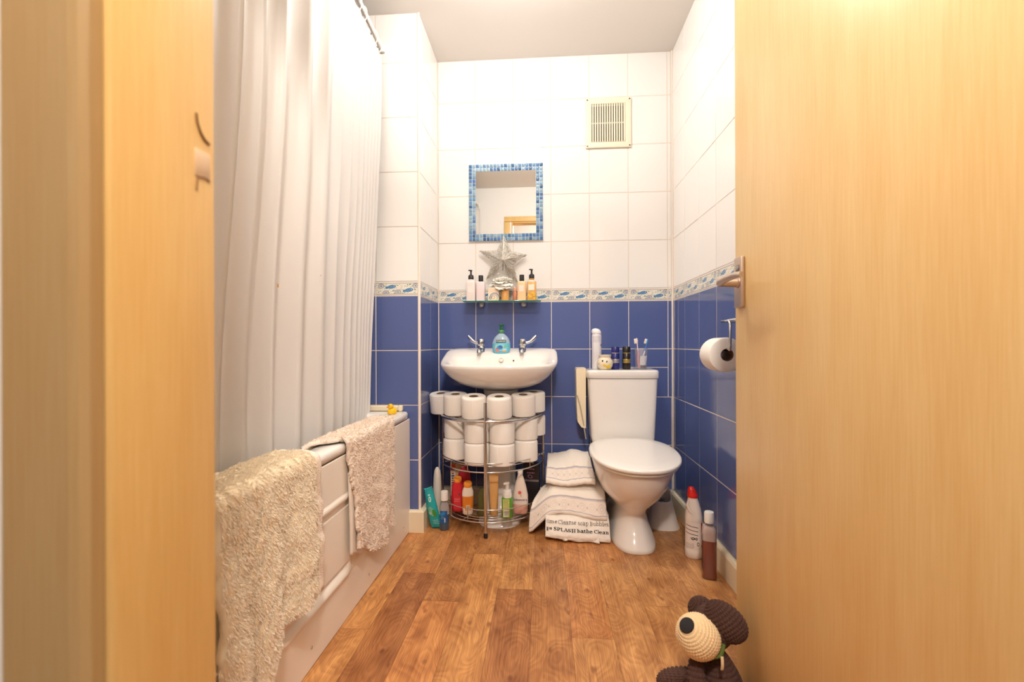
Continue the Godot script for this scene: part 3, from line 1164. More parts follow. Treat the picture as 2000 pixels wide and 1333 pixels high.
	b.grid(14, 8, func(u: float, v: float) -> Vector3: return on.call(lerpf(-0.034, 0.034, u), lerpf(0.018, 0.064, v), 0.0))
	part("picture_label", b.mesh(), textured("soap_picture", pic, 0.4), s)
	b = MB.new()
	b.grid(8, 2, func(u: float, v: float) -> Vector3: return on.call(lerpf(-0.026, 0.026, u), lerpf(0.066, 0.079, v), 0.0003))
	part("name_label", b.mesh(), mat("label_green", rgb(24, 62, 48), 0.5), s)
	letters("label_lettering", "PALMOLIVE", false, true, 0.0085, func(x: float, y: float, z: float) -> Vector3: return on.call(x, 0.0725 + y, z + 0.0006), M["white_plastic"], s, 0.0003)


func tap(label: String, at: Vector3, side: int) -> void:
	var t := thing("basin_tap", label, "tap", at, 0.0, "taps of the basin")
	var ch: Material = M["chrome"]
	part("body", lathe_mesh([Vector2(0.0245, -0.004), Vector2(0.0245, 0.004), Vector2(0.021, 0.010), Vector2(0.0185, 0.024), Vector2(0.0185, 0.050), Vector2(0.0172, 0.052), Vector2(0.0172, 0.055), Vector2(0.0185, 0.057), Vector2(0.0185, 0.084), Vector2(0.016, 0.088), Vector2(0, 0.0885)], 28), ch, t)
	var b := MB.new()
	b.tube([Vector3(0, 0.030, 0.010), Vector3(0, 0.034, 0.028), Vector3(0, 0.035, 0.05), Vector3(0, 0.032, 0.072), Vector3(0, 0.024, 0.083), Vector3(0, 0.017, 0.085)], [0.013, 0.0125, 0.0115, 0.011, 0.0105, 0.0105], 16)
	part("spout", b.mesh(), ch, t)
	b = MB.new()
	var path := [Vector3(0.014, 0.068, -0.002), Vector3(0.030, 0.071, -0.004), Vector3(0.046, 0.079, -0.007), Vector3(0.060, 0.093, -0.010), Vector3(0.071, 0.106, -0.012)]
	var wide := [0.0085, 0.0085, 0.0095, 0.0105, 0.007]
	var rings := []
	for i in path.size():
		var d: Vector3 = (path[mini(i + 1, 4)] - path[maxi(i - 1, 0)]).normalized()
		var up := d.cross(Vector3.BACK).normalized()
		var r := PackedVector3Array()
		for j in 16:
			var a: float = TAU * j / 16
			var q: Vector3 = path[i] + up * cos(a) * wide[i] * 0.9 + Vector3.BACK * sin(a) * (0.0055 if i < 4 else 0.004)
			r.append(Vector3(q.x * side, q.y, q.z))
		if side < 0:
			r.reverse()
		rings.append(r)
	b.loft(rings)
	part("lever", b.mesh(), ch, t)


# ---------------------------------------------------------------- glass shelf
func shelf() -> void:
	var y := 1.082
	var t := thing("glass_shelf", "narrow glass shelf on two round metal brackets above the basin", "shelf", Vector3(-0.217, y, 0))
	part("glass_plate", rbox_mesh(Vector3(0, -0.003, 0.061), Vector3(0.398, 0.006, 0.120), 0.0012, 1), pane("shelf_glass", rgb(120, 190, 180), 0.20, 0.02), t)
	part("green_edge", rbox_mesh(Vector3(0, -0.003, 0.1215), Vector3(0.398, 0.0062, 0.0012), 0.0004, 1), mat("glass_edge", rgb(44, 116, 108), 0.1), t)
	for x in [-0.118, 0.108]:
		var b := MB.new()
		b.xf = Transform3D(Basis(), Vector3(x, -0.0085, 0.022))
		var prof := []
		for i in 9:
			var a := PI * 0.5 * i / 8.0
			prof.append(Vector2(sin(a) * 0.020, 0.0025 - cos(a) * 0.022))
		prof.append(Vector2(0.018, 0.0025))
		prof.append(Vector2(0, 0.0025))
		b.lathe(prof, 24)
		part("bracket", b.mesh(), M["brushed"], t)
	var z := 0.068
	pump_bottle("white pump lotion bottle at the left end of the glass shelf", Vector3(-0.383, y, z), mat("lotion_white", rgb(240, 226, 220), 0.3), false)
	cap_bottle("pinkish white bottle with black cap, beside the left pump bottle", Vector3(-0.331, y, z), mat("lotion_pink", rgb(240, 222, 222), 0.3), false)
	cap_bottle("peach bottle with black cap, beside the yellow pump bottle", Vector3(-0.1165, y, z), mat("lotion_peach", rgb(246, 206, 156), 0.25), true)
	pump_bottle("clear pump bottle with yellow flower liquid at the right end of the glass shelf", Vector3(-0.0655, y, z), mat("gel_amber", rgb(236, 176, 84), 0.15), true)
	# soap in a printed box
	var s := thing("soap_box", "small cream box with a grey swirl print under the white flower", "box", Vector3(-0.262, y, 0.085), 0.06)
	var swirl := print_tex(128, 128, rgb(236, 226, 204), func(im: Image) -> void:
		im.fill_rect(Rect2i(0, 0, 128, 44), rgb(246, 212, 182))
		disc(im, 74, 104, 62, 56, rgb(120, 126, 138), 0.0, 0.84)
		disc(im, 72, 104, 44, 40, rgb(150, 150, 160), 0.0, 0.82)
		disc(im, 60, 96, 22, 16, rgb(200, 120, 110), 0.0, 0.7)
		disc(im, 24, 100, 18, 14, rgb(132, 138, 150), 0.0, 0.7)
		im.fill_rect(Rect2i(0, 118, 128, 10), rgb(220, 212, 150)))
	part("carton", rbox_mesh(Vector3(0, 0.034, -0.0), Vector3(0.056, 0.068, 0.044), 0.0015, 1), mat("carton_cream", rgb(242, 222, 196), 0.6), s)
	var b := MB.new()
	b.quad(Vector3(-0.026, 0.002, 0.0224), Vector3(0.026, 0.002, 0.0224), Vector3(0.026, 0.066, 0.0224), Vector3(-0.026, 0.066, 0.0224))
	part("print", b.mesh(), textured("swirl", swirl, 0.5), s)
	s = thing("candle_jar", "small amber jar between the swirl box and pink vial", "jar", Vector3(-0.203, y, 0.082))
	part("jar", lathe_mesh([Vector2(0, 0), Vector2(0.019, 0), Vector2(0.021, 0.003), Vector2(0.021, 0.052), Vector2(0.018, 0.056), Vector2(0, 0.056)], 28), mat("jar_amber", rgb(240, 178, 104), 0.2), s)
	part("lid", lathe_mesh([Vector2(0.0, 0.056), Vector2(0.0195, 0.056), Vector2(0.0205, 0.058), Vector2(0.0205, 0.064), Vector2(0, 0.066)], 28), mat("lid_beige", rgb(214, 184, 150), 0.5), s)
	s = thing("vial", "slim copper pink vial between amber jar and peach bottle", "bottle", Vector3(-0.1525, y, 0.075))
	part("body", lathe_mesh([Vector2(0, 0), Vector2(0.0105, 0), Vector2(0.0115, 0.002), Vector2(0.0115, 0.045), Vector2(0.009, 0.049), Vector2(0.009, 0.053)], 20), mat("vial_copper", rgb(206, 140, 112), 0.25, 0.3), s)
	part("cap", lathe_mesh([Vector2(0.0, 0.053), Vector2(0.0105, 0.053), Vector2(0.0105, 0.068), Vector2(0.008, 0.071), Vector2(0, 0.072)], 20), mat("vial_cap", rgb(226, 172, 146), 0.3), s)
	flower(Vector3(-0.222, y, 0.066))
	star(Vector3(-0.214, 1.305, 0.0))


func pump_bottle(label: String, at: Vector3, m: Material, clear: bool) -> void:
	var t := thing("pump_bottle", label, "bottle", at, 0.0, "toiletry bottles on the glass shelf")
	var b := MB.new()
	var rings := []
	var hw := 0.0245
	for q in [[0.0, 0.92], [0.002, 0.98], [0.006, 1.0], [0.096, 1.0], [0.104, 0.93], [0.110, 0.72], [0.113, 0.46]]:
		rings.append(ring(q[0], hw * q[1], hw * 0.86 * q[1], 5.0, 40))
	b.loft(rings)
	if clear:
		part("bottle", b.mesh(), pane("amber_clear", rgb(250, 214, 160), 0.10, 0.08), t)
		var lq := []
		for q in [[0.0015, 0.9], [0.006, 0.96], [0.098, 0.96], [0.1, 0.92]]:
			lq.append(ring(q[0], hw * q[1], hw * 0.86 * q[1], 5.0, 40))
		b = MB.new()
		b.loft(lq)
		part("liquid", b.mesh(), m, t)
		b = MB.new()
		b.quad(Vector3(-0.016, 0.054, 0.0218), Vector3(0.014, 0.054, 0.0218), Vector3(0.014, 0.084, 0.0218), Vector3(-0.016, 0.084, 0.0218))
		part("paper_label", b.mesh(), mat("label_cream", rgb(250, 236, 216), 0.6), t)
		var pet := MB.new()
		for i in 8:
			pet.xf = Transform3D(Basis(Vector3.RIGHT, PI / 2), Vector3(rng.randf_range(-0.016, 0.016), rng.randf_range(0.008, 0.042), 0.0213 + 0.0002 * i))
			pet.lathe([Vector2(0.0, 0.0008), Vector2(0.004, 0.0006), Vector2(0.0062, 0.0)], 6 + i % 3, 1.0, rng.randf_range(0.7, 1.2))
		part("printed_flowers", pet.mesh(), mat("petal_yellow", rgb(248, 190, 40), 0.5), t)
	else:
		part("bottle", b.mesh(), m, t)
		b = MB.new()
		b.quad(Vector3(-0.012, 0.048, 0.0213), Vector3(0.014, 0.048, 0.0213), Vector3(0.014, 0.078, 0.0213), Vector3(-0.012, 0.078, 0.0213))
		part("paper_label", b.mesh(), mat("label_white", rgb(246, 236, 228), 0.6), t)
	part("neck", lathe_mesh([Vector2(0.0125, 0.112), Vector2(0.0125, 0.119)], 20), m, t)
	b = MB.new()
	b.lathe([Vector2(0, 0.117), Vector2(0.0138, 0.117), Vector2(0.0142, 0.119), Vector2(0.0142, 0.134), Vector2(0.011, 0.139), Vector2(0.0062, 0.141), Vector2(0.005, 0.144), Vector2(0.0046, 0.158), Vector2(0.0064, 0.160), Vector2(0.0064, 0.166), Vector2(0, 0.167)], 24)
	b.tube([Vector3(0, 0.1635, 0), Vector3(-0.008, 0.1642, 0.004), Vector3(-0.0125, 0.1625, 0.006)], [0.0038, 0.0034, 0.003], 10)
	part("pump", b.mesh(), M["black_plastic"], t)


func cap_bottle(label: String, at: Vector3, m: Material, with_label: bool) -> void:
	var t := thing("cap_bottle", label, "bottle", at, 0.0, "toiletry bottles on the glass shelf")
	var b := MB.new()
	var rings := []
	var hw := 0.0232
	for q in [[0.0, 0.92], [0.002, 0.98], [0.006, 1.0], [0.092, 1.0], [0.099, 0.96], [0.1025, 0.84], [0.104, 0.5]]:
		rings.append(ring(q[0], hw * q[1], hw * 0.86 * q[1], 5.0, 40))
	b.loft(rings)
	part("bottle", b.mesh(), m, t)
	if with_label:
		b = MB.new()
		b.quad(Vector3(-0.013, 0.05, 0.0202), Vector3(0.010, 0.05, 0.0202), Vector3(0.010, 0.082, 0.0202), Vector3(-0.013, 0.082, 0.0202))
		part("paper_label", b.mesh(), mat("label_pink", rgb(248, 226, 214), 0.6), t)
	part("cap", lathe_mesh([Vector2(0, 0.104), Vector2(0.0122, 0.104), Vector2(0.0126, 0.106), Vector2(0.0126, 0.134), Vector2(0.011, 0.137), Vector2(0, 0.137)], 24), M["black_plastic"], t)


func flower(at: Vector3) -> void:
	var t := thing("white_flower", "white fabric flower resting on the boxes in front of the star", "flower", at + Vector3(0, 0.114, 0.006))
	var m := mat("petal", rgb(253, 248, 236), 0.9)
	m.backlight_enabled = true
	m.backlight = Color(0.3, 0.28, 0.24)
	var layers := [[10, 0.064, -0.024, -0.20], [11, 0.060, -0.021, 0.0], [11, 0.055, -0.018, 0.18], [9, 0.047, -0.015, 0.34], [8, 0.037, -0.012, 0.52], [6, 0.024, -0.008, 0.75]]
	for L in layers:
		for i in L[0]:
			var a: float = TAU * i / L[0] + rng.randf_range(-0.12, 0.12)
			var len: float = L[1] * rng.randf_range(0.85, 1.1)
			var rise: float = L[3] + rng.randf_range(-0.12, 0.12)
			var b := MB.new()
			b.sheet(8, 8, 0.0008, func(u: float, v: float) -> Vector3:
				var w := len * 0.52 * pow(sin(PI * clampf(0.10 + v * 0.72, 0, 1)), 0.8)
				# cupped: rises steeply from the heart, then bends over outwards
				var r := 0.003 + len * v * cos(rise + 0.5 - 0.55 * v)
				var y := len * v * sin(rise + 0.5 - 0.55 * v)
				var q := (u - 0.5) * 2.0
				return Vector3(q * w, y + 0.004 * q * q * v + 0.0015 * sin(q * 7.0) * v * v, r - 0.30 * w * q * q))
			var p := part("petal", b.mesh(), m, t)
			p.transform = Transform3D(Basis(Vector3.UP, a) , Vector3(0, L[2], 0))
			p.transform = Transform3D(Basis(Vector3.RIGHT, 0.25), Vector3.ZERO) * p.transform
	var g := MB.new()
	for i in 5:
		var a: float = TAU * i / 5 + 0.4
		g.tube([Vector3(0, -0.02, 0), Vector3(sin(a) * 0.02, -0.026, cos(a) * 0.02), Vector3(sin(a) * 0.045, -0.032, cos(a) * 0.034)], [0.0022, 0.0026, 0.001], 6)
	part("sepals", g.mesh(), mat("sepal", rgb(92, 100, 52), 0.8), t)


func star(at: Vector3) -> void:
	var t := thing("wire_star", "large silver wire star leaning on the wall behind the shelf bottles", "star ornament", Vector3(at.x, at.y, 0.004), 0.0)
	var R := 0.134
	var r := 0.061
	var m := mat("silver_wire", rgb(220, 214, 204), 0.24, 1.0)
	var rim := []
	var pts := []
	var tipA := [0.0, 1.30, 2.50, -2.46, -1.22]
	for k in 5:
		var a: float = -tipA[k] * 1.0
		pts.append(Vector2(sin(-a) * R, cos(-a) * R))
	pts = [Vector2(0.0, 0.13), Vector2(0.124, 0.026), Vector2(0.074, -0.122), Vector2(-0.094, -0.100), Vector2(-0.131, 0.052)]
	var inn := []
	for k in 5:
		var q: Vector2 = (pts[k] + pts[(k + 1) % 5])
		inn.append(q.normalized() * r)
	var hub := Vector3(-0.003, -0.002, 0.05)
	var backhub := Vector3(-0.003, -0.002, 0.006)
	var b := MB.new()
	for k in 5:
		var tip := Vector3(pts[k].x, pts[k].y, 0.018)
		var i0 := Vector3(inn[k].x, inn[k].y, 0.022)
		var i1 := Vector3(inn[(k + 4) % 5].x, inn[(k + 4) % 5].y, 0.022)
		b.tube([i0, tip, i1], 0.0015, 6)
		b.tube([hub, tip], 0.0016, 6)
		b.tube([hub, i0], 0.0012, 6)
	part("frame", b.mesh(), m, t)
	# thin wire wound in a tangle over each facet
	for k in 5:
		var tip := Vector3(pts[k].x, pts[k].y, 0.018)
		b = MB.new()
		for side in 2:
			var iv: Vector2 = inn[k] if side == 0 else inn[(k + 4) % 5]
			var i0 := Vector3(iv.x, iv.y, 0.022)
			for pass_ in 40:
				var f: float = rng.randf_range(0.0, 0.95)
				var f2 := clampf(f + rng.randf_range(-0.25, 0.25), 0, 0.97)
				var A := hub.lerp(tip, f)
				var B := i0.lerp(tip, f2)
				var mid := (A + B) * 0.5 + Vector3(rng.randf_range(-0.006, 0.006), rng.randf_range(-0.006, 0.006), rng.randf_range(-0.005, 0.006))
				b.tube([A, mid, B], 0.0006, 4)
			for pass_ in 10:
				var f: float = rng.randf()
				b.tube([hub.lerp(i0, f), hub.lerp(i0, f * 0.6).lerp(tip, 0.5) + Vector3(0, 0, rng.randf_range(-0.004, 0.003)), tip.lerp(hub.lerp(i0, f), 0.06)], 0.0006, 4)
		part("wire_mesh", b.mesh(), m, t)


# ---------------------------------------------------------------- toilet
func toilet() -> void:
	var t := thing("toilet", "white close-coupled toilet with closed lid in the right corner", "toilet", Vector3(0.381, 0, 0))
	var cer: Material = M["ceramic"]
	# cistern
	var b := MB.new()
	var rings := []
	for s in [[0.372, 0.142, 0.085], [0.378, 0.150, 0.089], [0.40, 0.154, 0.091], [0.60, 0.164, 0.094], [0.688, 0.168, 0.095]]:
		rings.append(ring(s[0], s[1], s[2], 9.0, 64, 0, 0.104))
	b.loft(rings)
	part("cistern", b.mesh(), cer, t)
	b = MB.new()
	rings = []
	for s in [[0.690, 0.170, 0.096], [0.6925, 0.1735, 0.099], [0.722, 0.1735, 0.099], [0.729, 0.170, 0.096], [0.731, 0.164, 0.091]]:
		rings.append(ring(s[0], s[1], s[2], 9.0, 64, 0, 0.104))
	b.loft(rings)
	part("cistern_lid", b.mesh(), cer, t)
	# pan and foot, one piece
	b = MB.new()
	rings = []
	for s in [[0.0, 0.098, 0.10, 0.556, 2.8], [0.006, 0.100, 0.10, 0.562, 2.8], [0.022, 0.097, 0.10, 0.556, 2.8], [0.06, 0.084, 0.10, 0.525, 2.6], [0.10, 0.073, 0.10, 0.498, 2.5], [0.135, 0.068, 0.10, 0.492, 2.4], [0.16, 0.080, 0.10, 0.512, 2.3],
			[0.185, 0.104, 0.11, 0.545, 2.2], [0.22, 0.131, 0.12, 0.588, 2.2], [0.26, 0.151, 0.13, 0.624, 2.2], [0.30, 0.162, 0.14, 0.648, 2.2], [0.335, 0.171, 0.14, 0.664, 2.2], [0.346, 0.172, 0.14, 0.667, 2.2], [0.350, 0.168, 0.145, 0.662, 2.2], [0.350, 0.05, 0.3, 0.5, 2.2]]:
		var r := plan(s[0], s[1], s[2], s[3], s[4], 72)
		for i in r.size():   # the rim is a little higher at the back
			r[i].y += smoothstep(0.20, 0.345, s[0]) * 0.028 * smoothstep(0.66, 0.2, r[i].z)
		rings.append(r)
	b.loft(rings)
	part("pan", b.mesh(), cer, t)
	part("shelf_joint", rbox_mesh(Vector3(0, 0.362, 0.12), Vector3(0.22, 0.026, 0.14), 0.01), cer, t)
	# seat and lid
	var tilt := Transform3D(Basis(Vector3.RIGHT, 0.062), Vector3(0, 0.380, 0.212))
	var plate := func(y0: float, y1: float, hw: float, len: float, dome: float) -> MB:
		var q := MB.new()
		q.xf = tilt
		var rr := []
		for s in [[y0, 0.985], [y0 + 0.002, 1.0], [y1 - 0.005, 1.0], [y1 - 0.002, 0.99], [y1, 0.965], [y1 + dome * 0.5, 0.75], [y1 + dome * 0.9, 0.4], [y1 + dome, 0.05]]:
			var r := lid_ring(s[0], hw, len, s[1])
			rr.append(r)
		q.loft(rr)
		return q
	part("seat", plate.call(0.0, 0.013, 0.180, 0.472, 0.0).mesh(), M["seat_plastic"], t)
	var lid := part("lid", plate.call(0.0145, 0.031, 0.188, 0.482, 0.004).mesh(), M["seat_plastic"], t)
	for s in [-1, 1]:
		b = MB.new()
		b.xf = Transform3D(Basis(Vector3.BACK, PI / 2), Vector3(0.075 * s + 0.02, 0.386, 0.214))
		b.lathe([Vector2(0, 0), Vector2(0.009, 0), Vector2(0.010, 0.002), Vector2(0.010, 0.038), Vector2(0.009, 0.04), Vector2(0, 0.04)], 16)
		part("hinge", b.mesh(), M["white_plastic"], lid)
	# ivory panel at the side of the cistern
	var p := thing("pipe_cover", "ivory plastic cover beside the cistern, its lower end tapering to a pipe", "pipe cover", Vector3(0.1845, 0, 0.06))
	b = MB.new()
	b.prism(PackedVector2Array([Vector2(-0.024, 0.556), Vector2(-0.019, 0.466), Vector2(0.0, 0.438), Vector2(0.022, 0.434), Vector2(0.0225, 0.736), Vector2(-0.022, 0.736), Vector2(-0.026, 0.728)]), -0.055, 0.06, 0.005)
	part("cover", b.mesh(), mat("ivory", rgb(246, 230, 198), 0.4), p)
	b = MB.new()
	b.tube([Vector3(-0.021, 0.60, 0.062), Vector3(-0.006, 0.545, 0.064), Vector3(0.008, 0.47, 0.064), Vector3(0.016, 0.42, 0.05), Vector3(0.024, 0.375, 0.035)], 0.0035, 8)
	part("cable", b.mesh(), mat("cable_grey", rgb(196, 184, 160), 0.5), p)
	# things on the cistern lid
	var y := 0.7315
	var s := thing("spray_can", "tall white aerosol can with slanted cap on the left of the cistern", "spray can", Vector3(0.265, y, 0.085))
	part("can", lathe_mesh([Vector2(0, 0), Vector2(0.0225, 0), Vector2(0.0245, 0.003), Vector2(0.0245, 0.172), Vector2(0.0225, 0.178), Vector2(0.0225, 0.181)], 32), mat("can_white", rgb(236, 232, 236), 0.3), s)
	b = MB.new()
	var rr := []
	for i in 9:
		var f := i / 8.0
		var r := ring(0.181 + 0.026 * f, 0.0235 * sqrt(1.0 - pow(f, 3.0)) + 0.001, 0.0235 * sqrt(1.0 - pow(f, 3.0)) + 0.001, 2.2, 28, -0.006 * f, 0)
		rr.append(r)
	b.loft(rr)
	part("cap", b.mesh(), mat("can_cap", rgb(244, 240, 240), 0.3), s)
	b = MB.new()
	for k in 5:
		b.lathe([Vector2(0.0247, 0.137 + 0.0065 * k), Vector2(0.0249, 0.138 + 0.0065 * k), Vector2(0.0247, 0.139 + 0.0065 * k)], 16, 1, 1, -0.17, 0.12)
	part("print_lines", b.mesh(), mat("print_grey", rgb(190, 184, 186), 0.5), s)
	b = MB.new()
	b.lathe([Vector2(0.0248, 0.114), Vector2(0.0252, 0.116), Vector2(0.0252, 0.125), Vector2(0.0248, 0.127)], 6, 1, 1, 0.13, 0.17)
	part("mark", b.mesh(), mat("print_dark", rgb(60, 54, 62), 0.5), s)
	s = thing("chick_pot", "round cream pot painted with a yellow beak and dark eyes", "pot", Vector3(0.2985, y, 0.150), -0.15)
	part("pot", lathe_mesh([Vector2(0, 0), Vector2(0.022, 0), Vector2(0.026, 0.003), Vector2(0.036, 0.016), Vector2(0.0395, 0.032), Vector2(0.036, 0.046), Vector2(0.029, 0.056), Vector2(0.0275, 0.060), Vector2(0.031, 0.070), Vector2(0.0315, 0.073), Vector2(0.0285, 0.073), Vector2(0.025, 0.060), Vector2(0, 0.058)], 40), mat("pot_cream", rgb(246, 232, 204), 0.25), s)
	var dab := func(called: String, a: float, yy: float, w: float, h: float, m: Material, lean: float) -> void:
		var q := MB.new()
		var R := 0.0375 - absf(yy - 0.032) * 0.32 + 0.0012
		q.xf = Transform3D(Basis(Vector3.UP, a) * Basis(Vector3.BACK, lean), Vector3(sin(a) * R, yy, cos(a) * R))
		q.rbox(Vector3.ZERO, Vector3(w, h, 0.003), 0.0015, 3)
		part(called, q.mesh(), m, s)
	var dk := mat("paint_brown", rgb(66, 48, 30), 0.4)
	var ye := mat("paint_yellow", rgb(242, 204, 62), 0.35)
	dab.call("painted_eye", -0.30, 0.040, 0.007, 0.017, dk, 0.1)
	dab.call("painted_eye", 0.22, 0.038, 0.006, 0.014, dk, -0.5)
	dab.call("painted_beak", 0.25, 0.022, 0.034, 0.014, ye, -0.25)
	dab.call("painted_beak", 0.5, 0.016, 0.022, 0.018, ye, -0.1)
	dab.call("painted_dot", -0.85, 0.030, 0.004, 0.006, dk, 0.3)
	dab.call("painted_dot", -0.40, 0.017, 0.004, 0.004, dk, 0.0)
	deo("deodorant_can", "navy blue deodorant can with silver band beside the chick pot", Vector3(0.354, y, 0.118), mat("navy", rgb(40, 42, 116), 0.3), mat("silver_band", rgb(206, 202, 196), 0.3, 0.7))
	deo("deodorant_can", "black deodorant can with gold band beside the toothbrush tumbler", Vector3(0.409, y, 0.118), mat("near_black", rgb(36, 30, 24), 0.3), mat("gold_band", rgb(206, 176, 96), 0.3, 0.7))
	# tumbler with brushes
	s = thing("tumbler", "clear plastic tumbler holding two toothbrushes on the cistern", "tumbler", Vector3(0.482, y, 0.112))
	part("glass", lathe_mesh([Vector2(0.0, 0.003), Vector2(0.026, 0.003), Vector2(0.0315, 0.104), Vector2(0.0325, 0.105), Vector2(0.033, 0.104), Vector2(0.0285, 0.0), Vector2(0, 0)], 36), pane("tumbler_clear", rgb(214, 210, 216), 0.14, 0.06), s)
	toothbrush("pink toothbrush with white bristles leaning left in the tumbler", Vector3(0.474, y + 0.006, 0.116), Vector3(0.462, y + 0.156, 0.105), mat("brush_pink", rgb(232, 130, 140), 0.35), mat("brush_pale", rgb(248, 226, 220), 0.35), -1)
	toothbrush("blue and white toothbrush leaning right in the tumbler", Vector3(0.480, y + 0.006, 0.110), Vector3(0.519, y + 0.152, 0.098), mat("brush_white", rgb(226, 230, 238), 0.35), mat("brush_blue", rgb(66, 138, 204), 0.35), -1)
	s = thing("toothpaste_tube", "white toothpaste tube standing cap down in the tumbler", "tube", Vector3(0.489, y + 0.0045, 0.124), 0.3)
	b = MB.new()
	b.loft([ring(0.016, 0.016, 0.011, 2.0, 28), ring(0.024, 0.017, 0.010, 2.0, 28), ring(0.045, 0.018, 0.006, 2.4, 28, 0.002), ring(0.058, 0.0182, 0.0022, 4.0, 28, 0.004), ring(0.062, 0.0182, 0.0012, 6.0, 28, 0.0045)])
	part("tube", b.mesh(), mat("tube_white", rgb(240, 236, 236), 0.35), s)
	part("cap", lathe_mesh([Vector2(0, 0), Vector2(0.011, 0), Vector2(0.012, 0.002), Vector2(0.011, 0.016), Vector2(0, 0.016)], 20), mat("cap_dark", rgb(60, 56, 60), 0.4), s)


func lid_ring(y: float, hw: float, len: float, k: float) -> PackedVector3Array:
	var r := PackedVector3Array()
	var zc := len * 0.46
	for j in 80:
		var a: float = TAU * j / 80
		var s := sin(a)
		var c := cos(a)
		var n := 2.15 if c > 0 else 3.0
		var x := hw * signf(s) * pow(absf(s), 2.0 / n)
		var z := (len - zc if c > 0 else zc) * signf(c) * pow(absf(c), 2.0 / n)
		if c < 0:
			x *= 1.0 - 0.20 * pow(-z / zc, 2.0)
		r.append(Vector3(x * k, y, zc + z * k))
	return r


func deo(called: String, label: String, at: Vector3, body: Material, band: Material) -> void:
	var s := thing(called, label, "deodorant", at, 0.0, "deodorant cans on the cistern")
	part("can", lathe_mesh([Vector2(0, 0), Vector2(0.0185, 0), Vector2(0.020, 0.003), Vector2(0.020, 0.078), Vector2(0.0185, 0.080)], 32), body, s)
	part("shoulder_ring", lathe_mesh([Vector2(0.0185, 0.0795), Vector2(0.0195, 0.080), Vector2(0.0195, 0.0835), Vector2(0.0185, 0.084)], 32), band, s)
	part("cap", lathe_mesh([Vector2(0.0185, 0.0835), Vector2(0.0198, 0.0845), Vector2(0.0198, 0.110), Vector2(0.018, 0.113), Vector2(0.016, 0.1135), Vector2(0, 0.1135)], 32), body, s)
	var b := MB.new()
	for k in 3:
		b.lathe([Vector2(0.0201, 0.032 + 0.007 * k), Vector2(0.0205, 0.033 + 0.007 * k), Vector2(0.0205, 0.036 + 0.007 * k), Vector2(0.0201, 0.037 + 0.007 * k)], 18, 1, 1, -0.2 + 0.03 * (k % 2), 0.2 - 0.05 * (k % 2))
	b.lathe([Vector2(0.0203, 0.036), Vector2(0.0208, 0.041), Vector2(0.0203, 0.046)], 10, 1, 1, -0.06, 0.06)
	part("emblem_band", b.mesh(), band, s)


func toothbrush(label: String, a: Vector3, z: Vector3, grip: Material, neck: Material, side: int) -> void:
	var t := thing("toothbrush", label, "toothbrush", a, 0.0, "toothbrushes in the tumbler")
	var d := z - a
	var b := MB.new()
	var bow := Vector3(0.004, 0, 0)
	b.tube([Vector3.ZERO, d * 0.12 - bow, d * 0.3 - bow, d * 0.5, d * 0.58], [0.0035, 0.0048, 0.0052, 0.0044, 0.003], 12)
	part("grip", b.mesh(), grip, t)
	b = MB.new()
	b.tube([d * 0.56, d * 0.7, d * 0.83, d * 0.92, d], [0.0028, 0.0023, 0.003, 0.0052, 0.0025], 12)
	part("neck", b.mesh(), neck, t)
	b = MB.new()
	var right := d.normalized().cross(Vector3.BACK).normalized() * side
	b.xf = Transform3D(Basis(right, d.normalized(), right.cross(d.normalized())), Vector3.ZERO)
	b.rbox(Vector3(0.0085, d.length() * 0.90, 0), Vector3(0.011, d.length() * 0.17, 0.009), 0.0025)
	part("bristles", b.mesh(), mat("bristle", rgb(240, 232, 218), 0.8), t)


